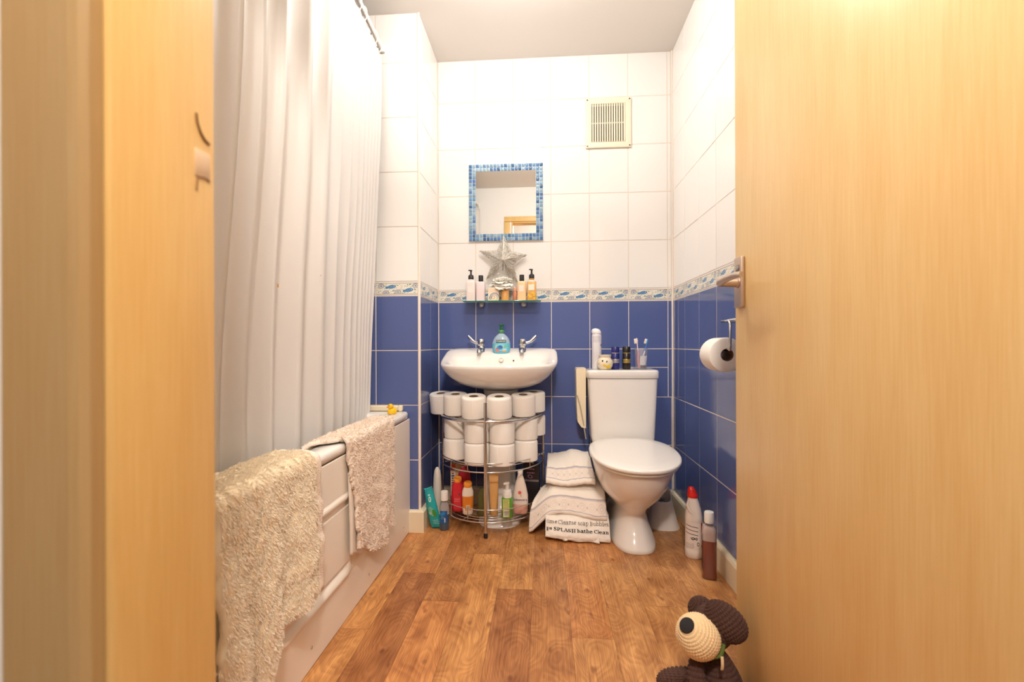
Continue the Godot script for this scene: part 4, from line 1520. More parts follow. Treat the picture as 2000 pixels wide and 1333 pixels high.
# ---------------------------------------------------------------- corner rack with paper rolls and bottles
func rack() -> void:
	var at := Vector3(-0.263, 0, 0.14)
	var t := thing("wire_rack", "half-round chrome wire rack of three tiers under the basin", "rack", at)
	var ch: Material = M["chrome"]
	var R := 0.256
	var sz := 0.293 / 0.256
	for p in [Vector3(-R + 0.002, 0, 0.008), Vector3(R - 0.002, 0, 0.008), Vector3(0, 0, R * sz - 0.002)]:
		var b := MB.new()
		b.tube([p, p + Vector3(0, 0.60, 0)] if p.x == 0 else [p + Vector3(0, 0.0, 0), p + Vector3(0, 0.52, 0)], 0.0078 if p.x == 0 else 0.0055, 14)
		var post := part("post", b.mesh(), ch, t)
		part("rubber_foot", lathe_mesh([Vector2(0, 0), Vector2(0.0088, 0), Vector2(0.0092, 0.012), Vector2(0.0085, 0.022), Vector2(0, 0.022)], 14), M["rubber"], post).position = p
	for tier in [[0.515, 0.0062, 0.0, 0.003], [0.290, 0.0032, 0.040, 0.020], [0.068, 0.0032, 0.056, 0.002]]:
		var y: float = tier[0]
		var rim := part("tier", tube_mesh(arc(Vector3(0, y, 0), R, -PI / 2, PI / 2, 40, sz), tier[1], 10), ch, t)
		var wy: float = y + tier[3]
		for k in 5:
			var r := R - 0.024 * (k + 1)
			part("shelf_wire", tube_mesh(arc(Vector3(0, wy, 0), r, -PI / 2, PI / 2, 32, sz), 0.0018, 6), ch, rim)
		var b := MB.new()
		for s in [-1, 1]:
			b.tube([Vector3(s * R, wy - 0.0035, 0.0), Vector3(s * (R - 0.122), wy - 0.0035, 0.0)], 0.0022, 6)
			for a in [0.45, 0.95]:
				b.tube([Vector3(sin(a) * s * R, wy - 0.0045, cos(a) * R * sz), Vector3(sin(a) * s * (R - 0.122), wy - 0.0045, cos(a) * (R - 0.122) * sz)], 0.002, 6)
		b.tube([Vector3(0, wy - 0.0045, R * sz), Vector3(0, wy - 0.0045, (R - 0.122) * sz)], 0.002, 6)
		part("cross_wires", b.mesh(), ch, rim)
		if tier[2] > 0:
			part("guard_ring", tube_mesh(arc(Vector3(0, y + tier[2], 0), R + 0.001, -PI / 2, PI / 2, 40, sz), 0.0022, 8), ch, rim)
			for a in [-1.05, -0.72, -0.33, 0.42, 0.86]:
				part("upright", tube_mesh([Vector3(sin(a) * R, y, cos(a) * R * sz), Vector3(sin(a) * R, y + tier[2], cos(a) * R * sz)], 0.0018, 6), ch, rim)
	# paper rolls
	var roll := thing("toilet_roll", "white toilet roll tilted at the far left of the rack top, touching the pillar", "toilet roll", Vector3(-0.5105, 0.5225, 0.190), 0.0, "toilet rolls on the wire rack")
	var r := 0.0575
	var h := 0.098
	part("paper", lathe_mesh([Vector2(0.021, 0.004), Vector2(0.024, 0.0005), Vector2(r - 0.004, 0.0), Vector2(r - 0.0005, 0.003), Vector2(r, 0.008), Vector2(r, h - 0.012), Vector2(r - 0.002, h - 0.005), Vector2(r - 0.007, h - 0.001), Vector2(r - 0.014, h), Vector2(0.024, h - 0.0015), Vector2(0.021, h - 0.004)], 40), M["paper"], roll)
	part("core_tube", lathe_mesh([Vector2(0.0205, 0.002), Vector2(0.0212, 0.002), Vector2(0.0212, h - 0.003), Vector2(0.0205, h - 0.003), Vector2(0.0198, h - 0.003), Vector2(0.0198, 0.002)], 24), M["card"], roll)
	part("core_shadow_disc", lathe_mesh([Vector2(0, 0.004), Vector2(0.0198, 0.004)], 20), M["card"], roll)
	var k := 0.006
	roll.rotation = Vector3(0.11, 0, 0.05)
	var yt := 0.5225
	lean(copy(roll, "white toilet roll second from left on the rack top", Vector3(-0.424, yt, 0.277), 1.0), 0.13)
	lean(copy(roll, "white toilet roll on the rack top just left of the front post", Vector3(-0.3235, yt, 0.362), 2.2), 0.15)
	lean(copy(roll, "white toilet roll on the rack top just right of the front post", Vector3(-0.2065, yt, 0.364), 0.4), 0.15)
	lean(copy(roll, "white toilet roll on the rack top, second from the right end", Vector3(-0.101, yt, 0.292), 1.9), 0.12)
	lean(copy(roll, "white toilet roll at the right end of the rack top, half hidden behind another", Vector3(-0.056, yt, 0.178), 3.0), 0.05)
	var mid := 0.3125
	var stacks := [["at the left", Vector3(-0.430, mid, 0.262)], ["behind the front post, to its left", Vector3(-0.312, mid, 0.358)], ["just right of the front post", Vector3(-0.195, mid, 0.366)], ["at the right", Vector3(-0.092, mid, 0.280)]]
	for s in stacks:
		var p: Vector3 = s[1]
		copy(roll, "lower toilet roll of the middle-tier stack %s" % s[0], p, rng.randf() * 6.0)
		copy(roll, "upper toilet roll of the middle-tier stack %s" % s[0], p + Vector3(rng.randf_range(-0.005, 0.005) + 0.004, h + 0.001, -0.004), rng.randf() * 6.0)
	copy(roll, "toilet roll at the back left of the middle tier, mostly hidden", Vector3(-0.456, mid + 0.098, 0.142), 0.0)
	copy(roll, "toilet roll at the back right of the middle tier, under the rack top", Vector3(-0.055, mid + 0.098, 0.161), 0.0)
	# bottom tier
	var y := 0.0725
	var z0 := 0.0
	var b := MB.new()
	var s := thing("printed_carton", "tall beige carton with a red and white printed spine at the rack's bottom left", "carton", Vector3(-0.428, y, 0.187), 0.25)
	part("carton", rbox_mesh(Vector3(0, 0.098, 0), Vector3(0.085, 0.196, 0.035), 0.002, 1), mat("carton_beige", rgb(214, 176, 128), 0.7), s)
	var spine := print_tex(64, 256, rgb(238, 232, 222), func(im: Image) -> void:
		im.fill_rect(Rect2i(0, 0, 64, 40), rgb(214, 70, 40))
		for q in 9:
			im.fill_rect(Rect2i(rng.randi_range(6, 18), 56 + q * 15, rng.randi_range(20, 40), 9), rgb(70, 70, 90) if q % 3 else rgb(200, 60, 50))
		im.fill_rect(Rect2i(0, 204, 64, 52), rgb(196, 52, 44)))
	b.quad(Vector3(-0.0415, 0.002, 0.0178), Vector3(-0.019, 0.002, 0.0178), Vector3(-0.019, 0.194, 0.0178), Vector3(-0.0415, 0.194, 0.0178))
	part("print", b.mesh(), textured("spine", spine, 0.5), s)
	s = thing("shampoo_bottle", "crimson shampoo bottle with rounded shoulders behind the orange caps", "bottle", Vector3(-0.392, y, 0.238), 0.1)
	bottle_body(s, [[0.0, 0.030, 0.018], [0.004, 0.033, 0.021], [0.11, 0.034, 0.022], [0.15, 0.031, 0.021], [0.175, 0.022, 0.018], [0.188, 0.016, 0.015], [0.196, 0.012, 0.012]], mat("crimson", rgb(176, 26, 44), 0.3))
	s = thing("shampoo_bottle", "red shampoo bottle with an orange flip cap at the left of the rack bottom", "bottle", Vector3(-0.413, y, 0.300), 0.12)
	bottle_body(s, [[0.0, 0.026, 0.016], [0.004, 0.029, 0.019], [0.08, 0.030, 0.020], [0.115, 0.028, 0.019], [0.132, 0.022, 0.017], [0.140, 0.019, 0.016]], mat("shampoo_red", rgb(208, 40, 52), 0.3))
	var rl := print_tex(96, 160, rgb(208, 40, 52), func(im: Image) -> void:
		disc(im, 70, 30, 12, 12, rgb(120, 70, 80))
		grey_bars(im, 10, 66, 76, 4, 9, rgb(236, 170, 160))
		grey_bars(im, 14, 118, 60, 4, 7, rgb(150, 60, 80)))
	b = MB.new()
	b.quad(Vector3(-0.018, 0.012, 0.0202), Vector3(0.018, 0.012, 0.0202), Vector3(0.018, 0.1, 0.0206), Vector3(-0.018, 0.1, 0.0206))
	part("print", b.mesh(), textured("red_print", rl, 0.4), s)
	flip_cap(s, 0.139, mat("cap_orange", rgb(250, 160, 60), 0.3))
	s = thing("sun_lotion", "white and orange lotion bottle with an orange cap, beside the red shampoo", "bottle", Vector3(-0.358, y, 0.340), 0.2)
	bottle_body(s, [[0.0, 0.020, 0.015], [0.006, 0.024, 0.019], [0.03, 0.025, 0.020]], mat("lotion_base", rgb(240, 226, 206), 0.35))
	bottle_body(s, [[0.0305, 0.0252, 0.0202], [0.06, 0.0262, 0.021], [0.085, 0.0268, 0.0212]], mat("lotion_orange", rgb(228, 134, 40), 0.35), "printed_band")
	bottle_body(s, [[0.0855, 0.0268, 0.0212], [0.105, 0.026, 0.0205], [0.122, 0.020, 0.017], [0.130, 0.015, 0.014]], mat("lotion_top", rgb(240, 226, 206), 0.35), "shoulder")
	var code := print_tex(64, 96, rgb(228, 134, 40), func(im: Image) -> void:
		grey_bars(im, 4, 6, 56, 6, 8, rgb(150, 60, 30))
		im.fill_rect(Rect2i(14, 58, 36, 34), rgb(236, 226, 210))
		for q in 8:
			im.fill_rect(Rect2i(17 + q * 4, 62, 1 + q % 3, 26), rgb(60, 60, 60)))
	b = MB.new()
	b.quad(Vector3(-0.013, 0.022, 0.0216), Vector3(0.013, 0.022, 0.0216), Vector3(0.013, 0.082, 0.0222), Vector3(-0.013, 0.082, 0.0222))
	part("print", b.mesh(), textured("orange_print", code, 0.4), s)
	flip_cap(s, 0.129, M["cap_orange"])
	s = thing("green_bottle", "dark olive glass bottle behind the rack's front post", "bottle", Vector3(-0.291, y, 0.352))
	bottle_body(s, [[0.0, 0.018, 0.018], [0.003, 0.020, 0.020], [0.085, 0.020, 0.020], [0.10, 0.016, 0.016], [0.11, 0.011, 0.011], [0.125, 0.011, 0.011]], mat("olive_glass", rgb(84, 82, 40), 0.12))
	s = thing("foundation_tube", "tan cosmetic tube standing right of the rack's front post", "tube", Vector3(-0.236, y, 0.345), 0.1)
	b = MB.new()
	b.loft([ring(0.0, 0.017, 0.017, 2, 28), ring(0.003, 0.0185, 0.0185, 2, 28), ring(0.028, 0.0185, 0.0185, 2, 28)])
	part("cap", b.mesh(), mat("tan_cap", rgb(206, 158, 96), 0.35), s)
	b = MB.new()
	b.loft([ring(0.029, 0.018, 0.018, 2, 28), ring(0.04, 0.0195, 0.018, 2, 28), ring(0.11, 0.0208, 0.012, 2.4, 28), ring(0.165, 0.0215, 0.004, 4, 28), ring(0.17, 0.0218, 0.0016, 8, 28), ring(0.187, 0.0218, 0.0014, 8, 28)])
	part("tube", b.mesh(), mat("tan_tube", rgb(222, 170, 104), 0.35), s)
	s = thing("foam_pump_bottle", "green foaming soap bottle with white pump, in front of the pink lotion", "bottle", Vector3(-0.1715, y, 0.372), 0.15)
	bottle_body(s, [[0.0, 0.023, 0.018], [0.003, 0.026, 0.020], [0.088, 0.026, 0.020], [0.093, 0.022, 0.018]], mat("foam_green", rgb(96, 158, 56), 0.12))
	var fl := print_tex(64, 128, rgb(206, 206, 124), func(im: Image) -> void:
		grey_bars(im, 6, 8, 52, 7, 9, rgb(96, 110, 50))
		im.fill_rect(Rect2i(8, 80, 46, 44), rgb(232, 228, 214))
		for q in 9:
			im.fill_rect(Rect2i(11 + q * 5, 84, 1 + q % 3, 36), rgb(50, 50, 50)))
	b = MB.new()
	b.quad(Vector3(-0.021, 0.008, 0.0205), Vector3(0.008, 0.008, 0.0205), Vector3(0.008, 0.088, 0.0205), Vector3(-0.021, 0.088, 0.0205))
	part("print", b.mesh(), textured("foam_print", fl, 0.4), s)
	part("pump_collar", lathe_mesh([Vector2(0, 0.092), Vector2(0.0205, 0.092), Vector2(0.0205, 0.108), Vector2(0.019, 0.109), Vector2(0.019, 0.122), Vector2(0.016, 0.126), Vector2(0.009, 0.128)], 28), M["white_plastic"], s)
	b = MB.new()
	b.lathe([Vector2(0.0085, 0.127), Vector2(0.0085, 0.150), Vector2(0.0105, 0.153), Vector2(0.0105, 0.158), Vector2(0, 0.160)], 20)
	b.rbox(Vector3(-0.010, 0.154, 0.006), Vector3(0.016, 0.010, 0.010), 0.003)
	part("pump_head", b.mesh(), M["white_plastic"], s)
	s = thing("baby_lotion", "white and pink baby lotion bottle narrowing to the top, at the rack's right", "bottle", Vector3(-0.115, y, 0.312), 0.0)
	var prof := [[0.0, 0.030, 0.018], [0.004, 0.034, 0.021], [0.045, 0.0365, 0.022]]
	var prof2 := [[0.0452, 0.0366, 0.0221], [0.085, 0.0355, 0.0215], [0.125, 0.027, 0.019], [0.155, 0.0185, 0.0155], [0.172, 0.013, 0.012], [0.184, 0.011, 0.0105], [0.186, 0.009, 0.009]]
	bottle_body(s, prof, mat("baby_pink", rgb(240, 184, 166), 0.35), "pink_base")
	bottle_body(s, prof2, mat("baby_white", rgb(240, 224, 212), 0.35))
	part("lid", lathe_mesh([Vector2(0, 0.184), Vector2(0.0125, 0.184), Vector2(0.0125, 0.198), Vector2(0.011, 0.2), Vector2(0, 0.2)], 20), M["white_plastic"], s)
	var red := mat("print_red", rgb(226, 92, 80), 0.5)
	part("red_dot", lathe_mesh([Vector2(0, 0.001), Vector2(0.0075, 0.001), Vector2(0.0078, 0)], 20), red, s).transform = Transform3D(Basis(Vector3.RIGHT, PI / 2 - 0.15), Vector3(-0.002, 0.100, 0.0212))
	part("print_leaf", rbox_mesh(Vector3(0.004, 0.086, 0.0214), Vector3(0.003, 0.009, 0.001), 0.0005, 1), mat("print_leaf", rgb(150, 150, 110), 0.5), s)
	letters("lettering", "Johnson's", true, true, 0.013, func(x: float, yy: float, z: float) -> Vector3: return Vector3(x + 0.0, 0.067 + yy, 0.0218 - 4.0 * x * x + z + 0.0002), mat("print_purple", rgb(92, 66, 120), 0.5), s, 0.0004)
	s = thing("black_carton", "black carton with pinkish print at the back right of the rack bottom", "carton", Vector3(-0.0645, y, 0.208), -0.1)
	part("carton", rbox_mesh(Vector3(0, 0.104, 0), Vector3(0.078, 0.208, 0.036), 0.002, 1), mat("carton_black", rgb(30, 26, 32), 0.5), s)
	var np := print_tex(96, 96, rgb(30, 26, 32), func(im: Image) -> void:
		grey_bars(im, 20, 20, 56, 2, 22, rgb(170, 120, 150))
		disc(im, 40, 66, 16, 10, rgb(170, 120, 150), 0.3, 0.7)
		im.fill_rect(Rect2i(0, 84, 96, 12), rgb(120, 110, 112)))
	b = MB.new()
	b.quad(Vector3(-0.036, 0.12, 0.0183), Vector3(0.036, 0.12, 0.0183), Vector3(0.036, 0.2, 0.0183), Vector3(-0.036, 0.2, 0.0183))
	part("print", b.mesh(), textured("black_print", np, 0.4), s)


func bottle_body(t: Node, prof: Array, m: Material, called := "body", n := 2.4) -> void:
	var rings := []
	for q in prof:
		rings.append(ring(q[0], q[1], q[2], n, 36))
	var b := MB.new()
	b.loft(rings)
	part(called, b.mesh(), m, t)


func flip_cap(t: Node, y: float, m: Material) -> void:
	var b := MB.new()
	b.xf = Transform3D(Basis(Vector3.RIGHT, 0.22), Vector3(0, y, 0))
	b.lathe([Vector2(0, 0), Vector2(0.0185, 0.0), Vector2(0.0195, 0.002), Vector2(0.0195, 0.014), Vector2(0.0175, 0.018), Vector2(0.010, 0.0195), Vector2(0.004, 0.018), Vector2(0, 0.018)], 28)
	part("flip_cap", b.mesh(), m, t)


func lean(o: Node3D, a: float) -> void:   # tipped a little towards the room, resting on the rack's front wires
	o.rotation = Vector3(a, 0, 0)
	o.position.y += 0.006


# ---------------------------------------------------------------- things on the floor
func floor_things() -> void:
	# left of the rack
	var s := thing("refill_pouch", "teal foil refill pouch leaning on the pillar beside the wire rack", "pouch", Vector3(-0.506, 0.0, 0.338), 0.1)
	var teal := print_tex(96, 192, rgb(38, 166, 170), func(im: Image) -> void:
		disc(im, 46, 52, 12, 12, rgb(220, 232, 226))
		disc(im, 46, 52, 8, 8, rgb(120, 170, 160))
		im.fill_rect(Rect2i(34, 30, 24, 6), rgb(206, 228, 226))
		disc(im, 40, 108, 26, 22, rgb(120, 190, 160), 0.5)
		disc(im, 62, 118, 14, 20, rgb(70, 140, 60), -0.4)
		disc(im, 26, 116, 12, 8, rgb(200, 214, 200))
		grey_bars(im, 34, 152, 50, 3, 8, rgb(226, 236, 236)))
	var tm := textured("pouch_print", teal, 0.28)
	var b := MB.new()
	var n1 := noise(26.0, 61, 2)
	b.sheet(16, 30, 0.004, func(u: float, v: float) -> Vector3:
		var w := 0.022 * (1.0 + 0.12 * sin(v * 5.0))
		if v > 0.88:
			w *= 1.0 - 0.25 * sin((v - 0.88) / 0.12 * PI)
		var puff := 0.016 * sin(PI * u) * sin(PI * clampf(v * 1.05, 0, 1))
		return Vector3((u - 0.5) * 2.0 * w - 0.040 * v, 0.004 + 0.185 * v + 0.012 * v * v * (u - 0.4), puff + 0.004 * n1.get_noise_2d(u, v * 2.0)))
	part("front_foil", b.mesh(), tm, s)
	b = MB.new()
	b.sheet(10, 24, 0.002, func(u: float, v: float) -> Vector3:
		var puff := -0.014 * sin(PI * u) * sin(PI * clampf(v * 1.05, 0, 1))
		return Vector3((u - 0.5) * 0.043 - 0.040 * v, 0.003 + 0.184 * v, puff - 0.004))
	part("back_foil", b.mesh(), mat("teal", rgb(38, 150, 154), 0.35), s)
	s = thing("white_bottle", "tall plain white round-topped bottle behind the teal pouch", "bottle", Vector3(-0.5275, 0, 0.228))
	part("body", lathe_mesh([Vector2(0, 0), Vector2(0.019, 0), Vector2(0.021, 0.003), Vector2(0.0215, 0.13), Vector2(0.0205, 0.18), Vector2(0.0185, 0.215), Vector2(0.0145, 0.24), Vector2(0.008, 0.254), Vector2(0, 0.258)], 28), mat("bottle_white", rgb(236, 228, 214), 0.4), s)
	part("base_ring", lathe_mesh([Vector2(0.0212, 0.012), Vector2(0.0219, 0.0125), Vector2(0.0219, 0.0155), Vector2(0.0212, 0.016)], 28), M["white_plastic"], s)
	s = thing("mouthwash", "clear bottle of dark blue mouthwash with white cap, left of the rack", "bottle", Vector3(-0.466, 0, 0.350), 0.15)
	b = MB.new()
	b.loft([ring(0.0, 0.019, 0.014), ring(0.004, 0.0225, 0.017), ring(0.09, 0.0235, 0.018), ring(0.115, 0.021, 0.016), ring(0.132, 0.014, 0.013), ring(0.138, 0.012, 0.012)])
	part("bottle", b.mesh(), pane("bottle_clear", rgb(206, 214, 220), 0.08, 0.08), s)
	b = MB.new()
	b.loft([ring(0.002, 0.019, 0.014), ring(0.006, 0.0215, 0.016), ring(0.072, 0.0223, 0.0168), ring(0.0725, 0.0223, 0.0168)])
	part("liquid", b.mesh(), mat("mouthwash_blue", rgb(14, 74, 110), 0.15), s)
	b = MB.new()
	b.loft([ring(0.0735, 0.0222, 0.0168), ring(0.095, 0.022, 0.0165), ring(0.113, 0.020, 0.015), ring(0.130, 0.013, 0.012)])
	part("haze", b.mesh(), mat("bottle_haze", rgb(166, 160, 158), 0.3), s)
	var lb := print_tex(64, 96, rgb(22, 86, 150), func(im: Image) -> void:
		disc(im, 24, 22, 26, 14, rgb(40, 130, 196), -0.4)
		grey_bars(im, 8, 44, 40, 3, 8, rgb(180, 200, 220))
		im.fill_rect(Rect2i(40, 54, 8, 34), rgb(226, 226, 226)))
	b = MB.new()
	b.grid(8, 4, func(u: float, v: float) -> Vector3:
		var a := lerpf(-0.9, 0.6, u)
		return Vector3(sin(a) * 0.0238, lerpf(0.035, 0.092, v), cos(a) * 0.0183))
	part("label", b.mesh(), textured("mouthwash_label", lb, 0.4), s)
	part("cap", lathe_mesh([Vector2(0, 0.137), Vector2(0.0175, 0.137), Vector2(0.018, 0.140), Vector2(0.0165, 0.176), Vector2(0.0155, 0.179), Vector2(0, 0.180)], 28), M["white_plastic"], s)
	# toilet brush
	s = thing("toilet_brush", "white toilet brush in its open white stand, behind the toilet foot", "toilet brush", Vector3(0.556, 0, 0.225), -0.1)
	b = MB.new()
	var rings := []
	for i in 13:
		var f := i / 12.0
		var r := ring(0.0, lerpf(0.073, 0.040, pow(f, 0.8)), lerpf(0.080, 0.046, f), 2.6, 48)
		for j in r.size():
			var cut := 0.175 - 0.055 * smoothstep(-0.05, 0.05, r[j].z)
			r[j].y = f * cut
			if r[j].x > 0:
				r[j].x *= lerpf(1.04, 1.0, f)
		rings.append(r)
	for i in 5:
		var f := 1.0 - i / 5.0
		var r: PackedVector3Array = rings[12].duplicate()
		for j in r.size():
			r[j] = Vector3(r[j].x * 0.9, r[j].y - 0.0 - (1.0 - f) * 0.10, r[j].z * 0.9)
		rings.append(r)
	b.loft(rings, true, true)
	part("stand", b.mesh(), mat("brush_stand", rgb(238, 230, 222), 0.35), s)
	part("handle", tube_mesh([Vector3(-0.008, 0.04, 0.0), Vector3(-0.010, 0.12, -0.002), Vector3(-0.012, 0.205, -0.004)], [0.0045, 0.005, 0.0052], 14), M["chrome"], s)
	part("handle_knob", lathe_mesh([Vector2(0, 0), Vector2(0.007, 0.001), Vector2(0.009, 0.006), Vector2(0.007, 0.012), Vector2(0, 0.013)], 18), M["brushed"], s).position = Vector3(-0.012, 0.203, -0.004)
	b = MB.new()
	for i in 40:
		var a: float = TAU * i / 40.0 * 5.0
		var yy := 0.065 + 0.060 * i / 40.0
		b.tube([Vector3(-0.009, yy, 0), Vector3(-0.009 + sin(a) * 0.027, yy + 0.004, cos(a) * 0.027)], 0.0018, 4)
	part("bristles", b.mesh(), mat("bristle_grey", rgb(128, 120, 116), 0.9), s)
	# bleach
	s = thing("bleach_bottle", "white cleaner bottle with red cap standing by the right skirting", "bottle", Vector3(0.5975, 0, 0.552), -0.25)
	rings = []
	for q in [[0.0, 0.029, 0.025, 0.0], [0.004, 0.0335, 0.029, 0.0], [0.034, 0.034, 0.0295, 0.0], [0.037, 0.0325, 0.028, 0.0], [0.146, 0.0325, 0.028, 0.0], [0.149, 0.0335, 0.029, 0.0], [0.165, 0.033, 0.0285, 0.0], [0.195, 0.029, 0.026, -0.001], [0.22, 0.023, 0.022, -0.002], [0.236, 0.0185, 0.0185, -0.003], [0.243, 0.0165, 0.0165, -0.004]]:
		rings.append(ring(q[0], q[1], q[2], 2.6, 48, q[3]))
	b = MB.new()
	b.loft(rings)
	part("bottle", b.mesh(), mat("bleach_white", rgb(238, 226, 216), 0.35), s)
	b = MB.new()
	b.xf = Transform3D(Basis(Vector3.BACK, 0.5), Vector3(-0.012, 0.197, 0.018))
	b.tube([Vector3(0, -0.028, 0.004), Vector3(-0.006, -0.005, 0.007), Vector3(-0.004, 0.018, 0.002), Vector3(0.008, 0.03, -0.004)], [0.005, 0.006, 0.006, 0.005], 10)
	part("moulded_ridge", b.mesh(), M["bleach_white"], s)
	rings = []
	for q in [[0.240, 0.0195, 0.0195, -0.004], [0.242, 0.0205, 0.0205, -0.004], [0.250, 0.0205, 0.0205, -0.004], [0.254, 0.0185, 0.0185, -0.005], [0.262, 0.0172, 0.0172, -0.006], [0.272, 0.0145, 0.0150, -0.008], [0.279, 0.0095, 0.0105, -0.009], [0.2815, 0.003, 0.004, -0.0095]]:
		rings.append(ring(q[0], q[1], q[2], 2.4, 32, q[3]))
	b = MB.new()
	b.loft(rings)
	part("cap", b.mesh(), mat("cap_red", rgb(220, 36, 28), 0.3), s)
	var bl := print_tex(256, 224, rgb(236, 222, 212), func(im: Image) -> void:
		for q in 3:
			for x in 150:
				im.fill_rect(Rect2i(18 + x, 18 + q * 32 + int(x * 0.14), 1, 5), rgb(34, 28, 30))
		im.fill_rect(Rect2i(216, 0, 36, 78), rgb(196, 30, 40))
		grey_bars(im, 92, 124, 66, 2, 10, rgb(40, 34, 36))
		disc(im, 120, 132, 14, 12, rgb(52, 44, 46), 0, 0.5)
		disc(im, 148, 132, 12, 12, rgb(52, 44, 46), 0, 0.5)
		grey_bars(im, 20, 176, 110, 5, 9, rgb(120, 108, 106))
		disc(im, 168, 176, 16, 16, rgb(70, 60, 60), 0.78, 0.6)
		im.fill_rect(Rect2i(222, 186, 20, 22), rgb(50, 42, 44)))
	b = MB.new()
	b.grid(24, 2, func(u: float, v: float) -> Vector3:
		var a := lerpf(-1.25, 1.25, u)
		return Vector3(0.0329 * signf(sin(a)) * pow(absf(sin(a)), 2.0 / 2.6), lerpf(0.038, 0.145, v), 0.0284 * pow(absf(cos(a)), 2.0 / 2.6)))
	part("label", b.mesh(), textured("bleach_label", bl, 0.45), s)
	# red brown bottle
	s = thing("lotion_bottle", "clear bottle half full of red brown liquid with white cap, nearest along the skirting", "bottle", Vector3(0.600, 0, 0.722), -0.32)
	b = MB.new()
	var prof := [[0.0, 0.022, 0.018], [0.004, 0.026, 0.022], [0.165, 0.026, 0.022], [0.182, 0.0245, 0.020], [0.192, 0.018, 0.016], [0.198, 0.0125, 0.0125], [0.205, 0.012, 0.012]]
	rings = []
	for q in prof:
		rings.append(ring(q[0], q[1], q[2], 4.0, 48))
	b.loft(rings)
	part("bottle", b.mesh(), pane("bottle_smoky", rgb(214, 196, 190), 0.07, 0.08), s)
	b = MB.new()
	b.loft([ring(0.002, 0.022, 0.018, 4, 48), ring(0.006, 0.0245, 0.0205, 4, 48), ring(0.138, 0.0245, 0.0205, 4, 48), ring(0.139, 0.0243, 0.0203, 4, 48)])
	part("liquid", b.mesh(), mat("liquid_red", rgb(120, 34, 10), 0.12), s)
	b = MB.new()
	b.loft([ring(0.140, 0.0244, 0.0204, 4, 48), ring(0.166, 0.0244, 0.0204, 4, 48), ring(0.182, 0.0232, 0.0188, 4, 48), ring(0.191, 0.017, 0.015, 3, 48)])
	part("haze", b.mesh(), mat("smoky_haze", rgb(190, 168, 160), 0.35), s)
	b = MB.new()
	b.grid(8, 2, func(u: float, v: float) -> Vector3:
		return Vector3(-0.0264, lerpf(0.03, 0.165, v), lerpf(-0.017, 0.019, u)))
	part("side_label", b.mesh(), mat("label_pinkish", rgb(226, 204, 196), 0.6), s)
	part("cap", lathe_mesh([Vector2(0, 0.203), Vector2(0.0165, 0.203), Vector2(0.0172, 0.206), Vector2(0.0172, 0.238), Vector2(0.0155, 0.2425), Vector2(0, 0.2435)], 28), M["white_plastic"], s)
	# roll on its holder
	var h := thing("roll_holder", "chrome toilet roll holder fixed to the blue tiles of the right wall", "toilet roll holder", Vector3(XR, 0.93, 0.845))
	b = MB.new()
	b.xf = Transform3D(Basis(Vector3.BACK, PI / 2), Vector3(0, 0, 0))
	b.lathe([Vector2(0.026, 0.0005), Vector2(0.026, 0.004), Vector2(0.021, 0.012), Vector2(0.012, 0.017), Vector2(0.009, 0.02), Vector2(0, 0.021)], 28, 0.75, 1.0)
	part("wall_plate", b.mesh(), M["chrome"], h)
	var x := 0.600 - XR
	part("arm", tube_mesh([Vector3(-0.012, 0.002, 0), Vector3(x * 0.6, 0.004, 0.004), Vector3(x - 0.004, 0.004, 0.018), Vector3(x, 0.004, 0.05), Vector3(x, 0.003, 0.066), Vector3(x, -0.006, 0.0745), Vector3(x, -0.05, 0.0755), Vector3(x, -0.080, 0.0755), Vector3(x, -0.0895, 0.071), Vector3(x, -0.092, 0.060), Vector3(x, -0.092, 0.0), Vector3(x, -0.092, -0.05)], 0.0045, 12), M["chrome"], h)
	part("side_bar", tube_mesh([Vector3(x, 0.005, 0.055), Vector3(x * 0.75, 0.007, 0.11), Vector3(x * 0.3, 0.008, 0.15), Vector3(-0.002, 0.008, 0.155)], 0.0045, 10), M["chrome"], h)
	var r := thing("toilet_roll", "white toilet roll hanging on the chrome wall holder beside the door", "toilet roll", Vector3(0.600, 0.822, 0.794))
	b = MB.new()
	b.xf = Transform3D(Basis(Vector3.RIGHT, PI / 2), Vector3.ZERO)
	b.lathe([Vector2(0.021, 0.0), Vector2(0.053, 0.0), Vector2(0.0565, 0.002), Vector2(0.0575, 0.006), Vector2(0.0575, 0.094), Vector2(0.0565, 0.098), Vector2(0.053, 0.1), Vector2(0.021, 0.1)], 48)
	part("paper", b.mesh(), M["paper"], r)
	b = MB.new()
	b.xf = Transform3D(Basis(Vector3.RIGHT, PI / 2), Vector3.ZERO)
	b.lathe([Vector2(0.0205, 0.001), Vector2(0.0212, 0.001), Vector2(0.0212, 0.0985), Vector2(0.0195, 0.0985), Vector2(0.0195, 0.001), Vector2(0.0205, 0.001)], 28)
	part("core_tube", b.mesh(), M["card"], r)


# ---------------------------------------------------------------- towels on the floor
func path_at(path: Array, f: float) -> Vector2:   # Catmull-Rom through the points
	var n := path.size() - 1
	var s := clampf(f, 0, 1) * n
	var i := mini(int(s), n - 1)
	var t := s - i
	var p0: Vector2 = path[maxi(i - 1, 0)]
	var p1: Vector2 = path[i]
	var p2: Vector2 = path[i + 1]
	var p3: Vector2 = path[mini(i + 2, n)]
	return p1.cubic_interpolate(p2, p0, p3, t)


